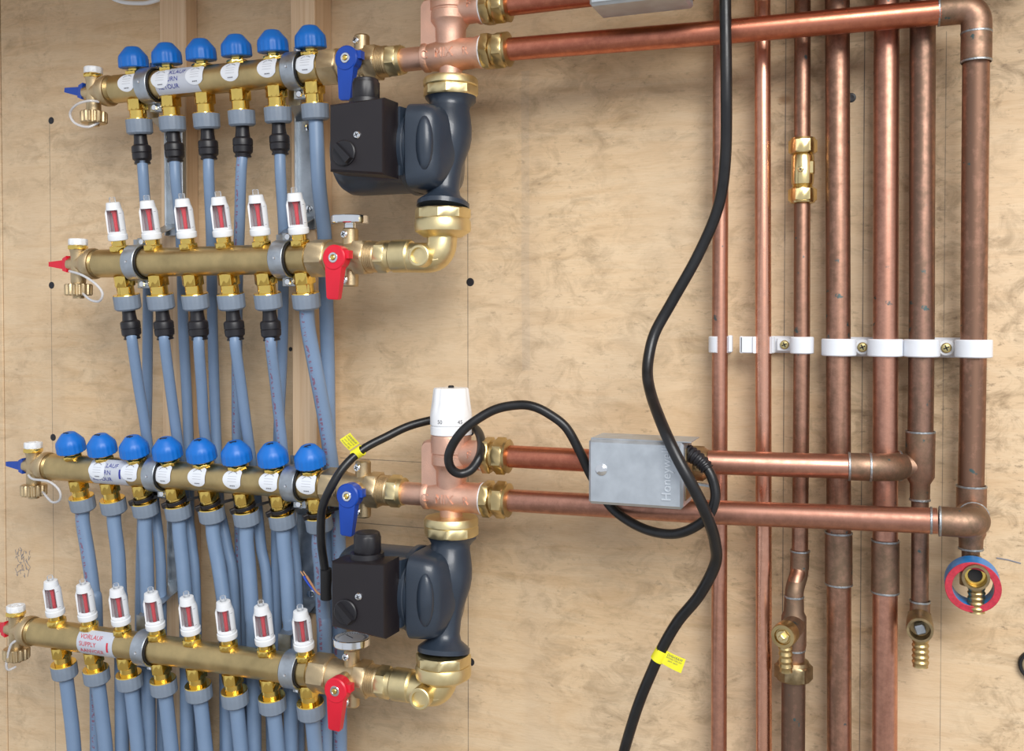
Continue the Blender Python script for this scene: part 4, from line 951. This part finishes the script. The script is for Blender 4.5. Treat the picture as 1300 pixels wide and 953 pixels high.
MB().hexn(0.0180, zz(862), zz(842), None, 0.0016, 0.15).lathe([(0.0150, zz(842)-0.0004), (0.0138, zz(838)), (0.0100, zz(837))], None, 30).build('large_nut', 'brass_old', t, label='large old brass nut')
MB().lathe([(0.0110, zz(1000)), (0.0110, zz(861))], None, 26).build('lower_tube', 'copper_v4', t)

# roll of tape hung on the open tap
c = P(1234.5, 741, 0.058); t = thing('tape_roll', 'roll of blue tape with red edge hanging round the open tap', 'tape roll', c)
m = axm((0, 0, 0), (-0.02, -1, -0.10))
MB().ring(0.0168, 0.0224, -0.0100, 0.0088, m, 48, 0.0004).build('tape', 'tape_blue', t)
MB().ring(0.0166, 0.0225, 0.0084, 0.0098, m, 48, 0.0004).build('edge', 'tape_red', t, label='red side face of the roll')

# ------------------------------------------------------------------ pipe clips
def clip_arc(r, h, a0, a1, x, d, thick=0.0040, b=0.0008):
    r1 = r+thick
    return MB().arc([(r+0.0001, -h/2), (r1-b, -h/2), (r1, -h/2+b), (r1, h/2-b), (r1-b, h/2), (r+0.0001, h/2)], T(x, -d, 0), a0, a1, 26)
CZ = P(1100, 441, DV).z
def base_block(x0, x1, h, d0, d1, z=0): return MB().box(((x0+x1)/2, -(d0+d1)/2, z), (x1-x0, d1-d0, h), 0.0010)
def dbl_clip(label, pxa, pxb, screw_px, r):
    xs = [P(q, 441, DV).x for q in (pxa, pxb)]; xm = P(screw_px, 439, 0.014).x; o = V((xm, 0, CZ)); t = thing('pipe_clip', label, 'pipe clip', o)
    for x in xs:
        m = clip_arc(r, 0.0160, 0, 2*PI, x-xm, DV, 0.0046)
        m.box((x-xm, -(DV-r)/2-0.0008, 0), (0.020, DV-r, 0.0160), 0.0006).build('clip_ring', 'clip', t)
    base_block(xs[0]-xm, xs[1]-xm, 0.0185, 0.0004, 0.0060).box((0, -0.009, 0), (0.013, 0.010, 0.0140), 0.0010).lathe([(0.0074, 0), (0.0074, 0.0035), (0.0066, 0.0042)], axm((0, -0.013, 0), (0, -1, 0)), 24).build('saddle', 'clip', t)
    cross_screw(axm((0, -0.0170, 0), (0, -1, 0)), 0.0046, 'screw_yellow', t)
    return t
dbl_clip('white double pipe clip holding the left pair of thick pipes', 1065, 1124, 1095, R22)
dbl_clip('white double pipe clip holding the right pair of thick pipes', 1170, 1236, 1201, R22)
xs = [P(q, 441, D15).x for q in (969, 1018)]; xm = P(996, 438, 0.012).x; o = V((xm, 0, CZ+0.0015)); t = thing('pipe_clip', 'white double clip on two thin pipes, left half open', 'pipe clip', o)
m = clip_arc(R15, 0.0160, 0, 2*PI, xs[1]-xm, D15, 0.0034); m.box((xs[1]-xm, -(D15-R15)/2-0.0008, 0), (0.014, D15-R15, 0.0160), 0.0006).build('clip_ring', 'clip', t)
m = clip_arc(R15, 0.0160, math.radians(-35), math.radians(215), xs[0]-xm, D15, 0.0034)
m.box((xs[0]-xm, -(D15-R15)/2-0.0008, 0), (0.014, D15-R15, 0.0160), 0.0006).box((xs[0]-xm-0.0150, -D15-0.003, 0), (0.0130, 0.0030, 0.0160), 0.0008).box((xs[0]-xm-0.0205, -D15-0.001, 0), (0.0030, 0.0070, 0.0165), 0.0008).build('open_ring', 'clip', t, label='white ring with its latch swung open')
base_block(xs[0]-xm, xs[1]-xm, 0.0165, 0.0004, 0.0060).box((0, -0.008, 0), (0.015, 0.008, 0.0130), 0.0010).build('saddle', 'clip', t)
cross_screw(axm((0.0, -0.0120, 0), (0, -1, 0)), 0.0043, 'screw_yellow', t)
x = P(914, 438, D15).x; o = V((x, 0, CZ+0.0015)); t = thing('pipe_clip', 'white single clip, sprung open, on the leftmost thin pipe', 'pipe clip', o)
m = clip_arc(R15, 0.0160, math.radians(-20), math.radians(262), 0, D15, 0.0034)
m.box((0, -(D15-R15)/2-0.0008, 0), (0.014, D15-R15, 0.0160), 0.0006).box((0.0105, -D15-0.002, 0.0008), (0.0036, 0.0080, 0.0165), 0.0008).build('open_ring', 'clip', t)
base_block(-0.008, 0.008, 0.0165, 0.0004, 0.0050).build('saddle', 'clip', t)

# ------------------------------------------------------------------ motorised zone valves (grey control boxes)
def zone_valve(label, loc):
    """origin: pipe axis at the left end of the box"""
    t = thing('zone_valve', label, 'control box', loc)
    w_ = 0.0855; zb, zt_ = -0.0320, 0.0265; yf, yb = -0.0650, -0.0235
    b = MB().box((w_/2, (yf+yb)/2, (zb+zt_)/2), (w_, yf-yb if yf > yb else yb-yf, zt_-zb), 0.0022)
    b.build('cover', 'steel_box', t, label='plain galvanised steel cover')
    lid = MB().box((w_/2+0.0040, (yf+yb)/2+0.0015, zt_+0.0004), (w_+0.0050, 0.0400, 0.0012), 0.0004).box((w_/2, yf-0.0004, (zb+zt_)/2), (w_-0.004, 0.0010, zt_-zb-0.0045), 0.0005)
    lid.build('face_plate', 'steel_box', t)
    MB().box((w_+0.0003, (yf+yb)/2+0.004, (zb+zt_)/2), (0.0010, 0.030, 0.046), 0.0004).build('end_plate', 'brass_old', t)
    MB().lathe([(0.0056, 0), (0.0052, 0.0014), (0.0036, 0.0026), (0.0012, 0.0030)], axm((0.0125, yf-0.0006, -0.0005), (0, -1, 0)), 24).build('cover_screw', 'chrome', t)
    v, f = text_geo('Honeywell', 0.0118, 0.0011); k = 0.0455/(max(p[0] for p in v)-min(p[0] for p in v))
    MB().add([(0.0715-p[1], yf-0.0009-p[2], p[0]*k-0.0015) for p in v], f).build('embossed_letters', 'steel_light', t)
    vb = MB().lathe([(0.0125, 0.0), (0.0125, 0.020), (0.0170, 0.030), (0.0170, 0.056), (0.0125, 0.066), (0.0125, 0.078)], XA, 28)
    vb.hexn(0.0165, -0.004, 0.008, XA, 0.0012).hexn(0.0165, 0.0790, 0.0935, XA, 0.0012, 0.3).lathe([(0.0150, 0.0930), (0.0130, 0.0965), (0.0112, 0.0970)], XA, 26)
    vb.box((w_/2, -0.018, 0), (0.040, 0.016, 0.030), 0.002)
    vb.build('valve_body', 'brass_old', t, label='old brass valve body')
    MB().hull([(w_-0.002, -0.030-y, z) for y in (0, 0.006) for z in (-0.0135, -0.0115)]+[(w_+0.018, -0.026-y, z) for y in (0, 0.006) for z in (-0.0165, -0.0145)]).build('manual_lever', 'steel_box', t)
    return t
zv = zone_valve('grey steel control box on the lower pipe pair, black lead attached', (-0.2515, -D1, P(750, 581, D1).z))
dup(zv, (-0.2515, -D1, zu1+0.0005), 'grey steel control box cropped by the top picture edge')

# ------------------------------------------------------------------ cables
def cable(label, pts, r, name='cable', mat='cable'):
    q = [P(*p) for p in pts]; o = q[0]; t = thing(name, label, 'cable', o)
    MB().tube(smooth_path(q, 10), r, 14).build('sheath', mat, t, o); return t, o, q
cable('long black cable hanging in front of the pipes and the lower control box', [(920, -60, .112), (921, 20, .112), (922, 110, .112), (921, 200, .100), (912, 262, .090), (887, 322, .085), (853, 383, .085), (832, 421, .088), (824, 450, .095), (822, 476, .105), (827, 502, .120), (837, 530, .142), (848, 556, .157), (860, 581, .163), (875, 609, .164), (890, 638, .158), (901, 664, .148), (908, 690, .135), (908, 716, .122), (888, 755, .110), (861, 788, .100), (842, 820, .095), (829, 849, .092), (812, 890, .088), (796, 940, .08), (780, 1000, .07)], 0.0052)
t, o, q = cable('looped black lead from the lower control box to the lower pump', [(878, 577, .128), (888, 584, .131), (900, 598, .133), (907, 617, .134), (907.5, 636, .135), (897, 657.5, .135), (871, 674, .130), (845, 677.5, .122), (812.5, 669, .112), (780, 648, .1015), (762, 623, .1010), (748, 599, .1015), (736, 573, .106), (719, 543, .110), (698, 526, .112), (677.5, 516, .114), (657, 514, .116), (627.6, 520, .120), (598, 537.6, .128), (580.6, 555, .132), (570, 576, .132), (572, 593, .128), (583.5, 601, .122), (598, 596, .116), (609, 579, .108), (611, 561, .090), (605.5, 546, .068), (588, 536, .054), (565, 532, .052), (548.5, 533, .055), (518.5, 541, .066), (491, 554, .080), (461, 570, .096), (438, 591, .112), (421.5, 616, .121), (410, 641.5, .122), (407.5, 664.6, .119), (408, 690, .114), (411, 712, .108), (414, 735, .104), (414, 757, .102)], 0.0045)
# ribbed strain relief where it enters the box
a = P(868, 573, .126); rr = [a, P(876, 576, .128), P(884, 581, .130), P(893, 589, .132), P(898, 596, .133)]
pth = smooth_path(rr, 8); rad = []
for i in range(len(pth)):
    rad.append((0.0072-0.0018*i/len(pth)) + (0.0009 if (i//2) % 2 else 0.0))
MB().tube(pth, rad, 16).build('strain_relief', 'black', t, o)
# bare wires at the lower end
for k, (mt, dx) in enumerate((('wire_brown', 2.0), ('wire_blue', -1.5), ('wire_brown', 5))):
    w0 = [P(412, 756, .102), P(402+dx*0.5, 752-k, .104), P(394+dx, 742, .106), P(387+dx, 731, .108)]
    if k < 2:
        MB().tube(smooth_path(w0, 6), 0.0013, 8).build('wire', mt, t, o, label=('brown', 'blue')[k]+' insulated wire'); MB().tube([w0[-1], P(383+dx, 725, .108)], 0.0007, 6).build('wire_end', 'copper_wire', t, o)
MB().tube([P(413.8, 722, .106), P(414.2, 740, .1035), P(414, 760, .102)], 0.0060, 14).build('end_sleeve', 'rubber', t, o)

def cable_tag(label, on, along, flag, d, words_, flip=False):
    """paper tag: a band round the cable and a thin flag standing off it; flag: four picture corners, base pair first"""
    c = P(*on, d); t = thing('cable_tag', label, 'cable tag', c)
    u = (P(*along, d)-c).normalized()
    MB().ring(0.0047 if not flip else 0.0054, 0.0058 if not flip else 0.0064, -0.0060, 0.0060, axm((0, 0, 0), u), 24, 0.0003).build('band', 'yellow', t)
    q = [P(*p, d+0.004)-c for p in flag]; n = (q[1]-q[0]).cross(q[3]-q[0]).normalized()
    if n.y > 0: n = -n
    f = MB(); vs = []; K = 8
    for i in range(K+1):
        s = i/K; bend = n*0.0022*math.sin(s*2.2)
        for e0, e1 in ((q[0], q[3]), (q[1], q[2])):
            p = e0*(1-s)+e1*s+bend; vs += [p, p-n*0.0004]
    fs = []
    for i in range(K):
        b0 = 4*i; fs += [(b0, b0+2, b0+6, b0+4), (b0+1, b0+5, b0+7, b0+3), (b0, b0+4, b0+5, b0+1), (b0+2, b0+3, b0+7, b0+6)]
    fs += [(0, 1, 3, 2), (4*K, 4*K+2, 4*K+3, 4*K+1)]
    fl_ = f.add(vs, fs).build('flag', 'yellow', t)
    pr = MB()
    ex = (q[1]-q[0]); ey = (q[3]-q[0]); W = ex.length; H = ey.length
    for k, s in enumerate(words_):
        v, fc_ = text_geo(s, W*0.30 if k == 0 else W*0.17)
        wd = max(p[0] for p in v)-min(p[0] for p in v); sc = min(1.0, H*0.80/wd)
        out = []
        for p in v:
            yy = (0.5+p[0]*sc/H); xx = 0.80-0.22*k+p[1]/W*0.9
            if flip: xx = 0.20+0.20*k-p[1]/W*0.9; yy = 0.5-p[0]*sc/H
            out.append(q[0]+ex*xx+ey*yy+n*(0.0022*math.sin(yy*2.2)+0.00025))
        pr.add(out, fc_)
    pr.build('print', 'ink_soft' if False else 'ink_grey', fl_)
    return t
cable_tag('yellow paper tag on the looped black lead, upper left', (454.5, 574.5), (468, 566), [(443.5, 571.5), (456.5, 562.5), (445.5, 549), (432.5, 557.5)], 0.1005, ('WARNING', 'DO NOT REMOVE', 'THIS TAG', 'SEE MANUAL'))
cable_tag('yellow paper tag on the long black cable, bottom edge', (837.5, 831), (845, 818), [(846.5, 826), (839.5, 841.5), (865, 853.5), (871, 836)], 0.0935, ('WARNING', 'DO NOT REMOVE', 'THIS TAG'), True)

t, o, q = cable('white cable curving across the plywood at the top left corner', [(118, -30, .012), (135, -8, .012), (152, 1.5, .012), (172, 4, .012), (192, 2.5, .012), (212, -7, .012), (228, -30, .012)], 0.0026, 'cable', 'white')

# rubber ring at the right edge
c = P(1313, 843, 0.0); t = thing('grommet', 'black rubber ring on the plywood at the lower right edge', 'grommet', c)
MB().ring(0.0105, 0.0135, 0.0, 0.0060, axm((0, 0, 0), (0, -1, 0)), 36, 0.0010).build('ring', 'rubber', t)
MB().lathe([(0.0106, 0.0002), (0.0106, 0.0040), (0.0090, 0.0046)], axm((0, 0, 0), (0, -1, 0)), 28).build('centre', 'brass_cast', t)
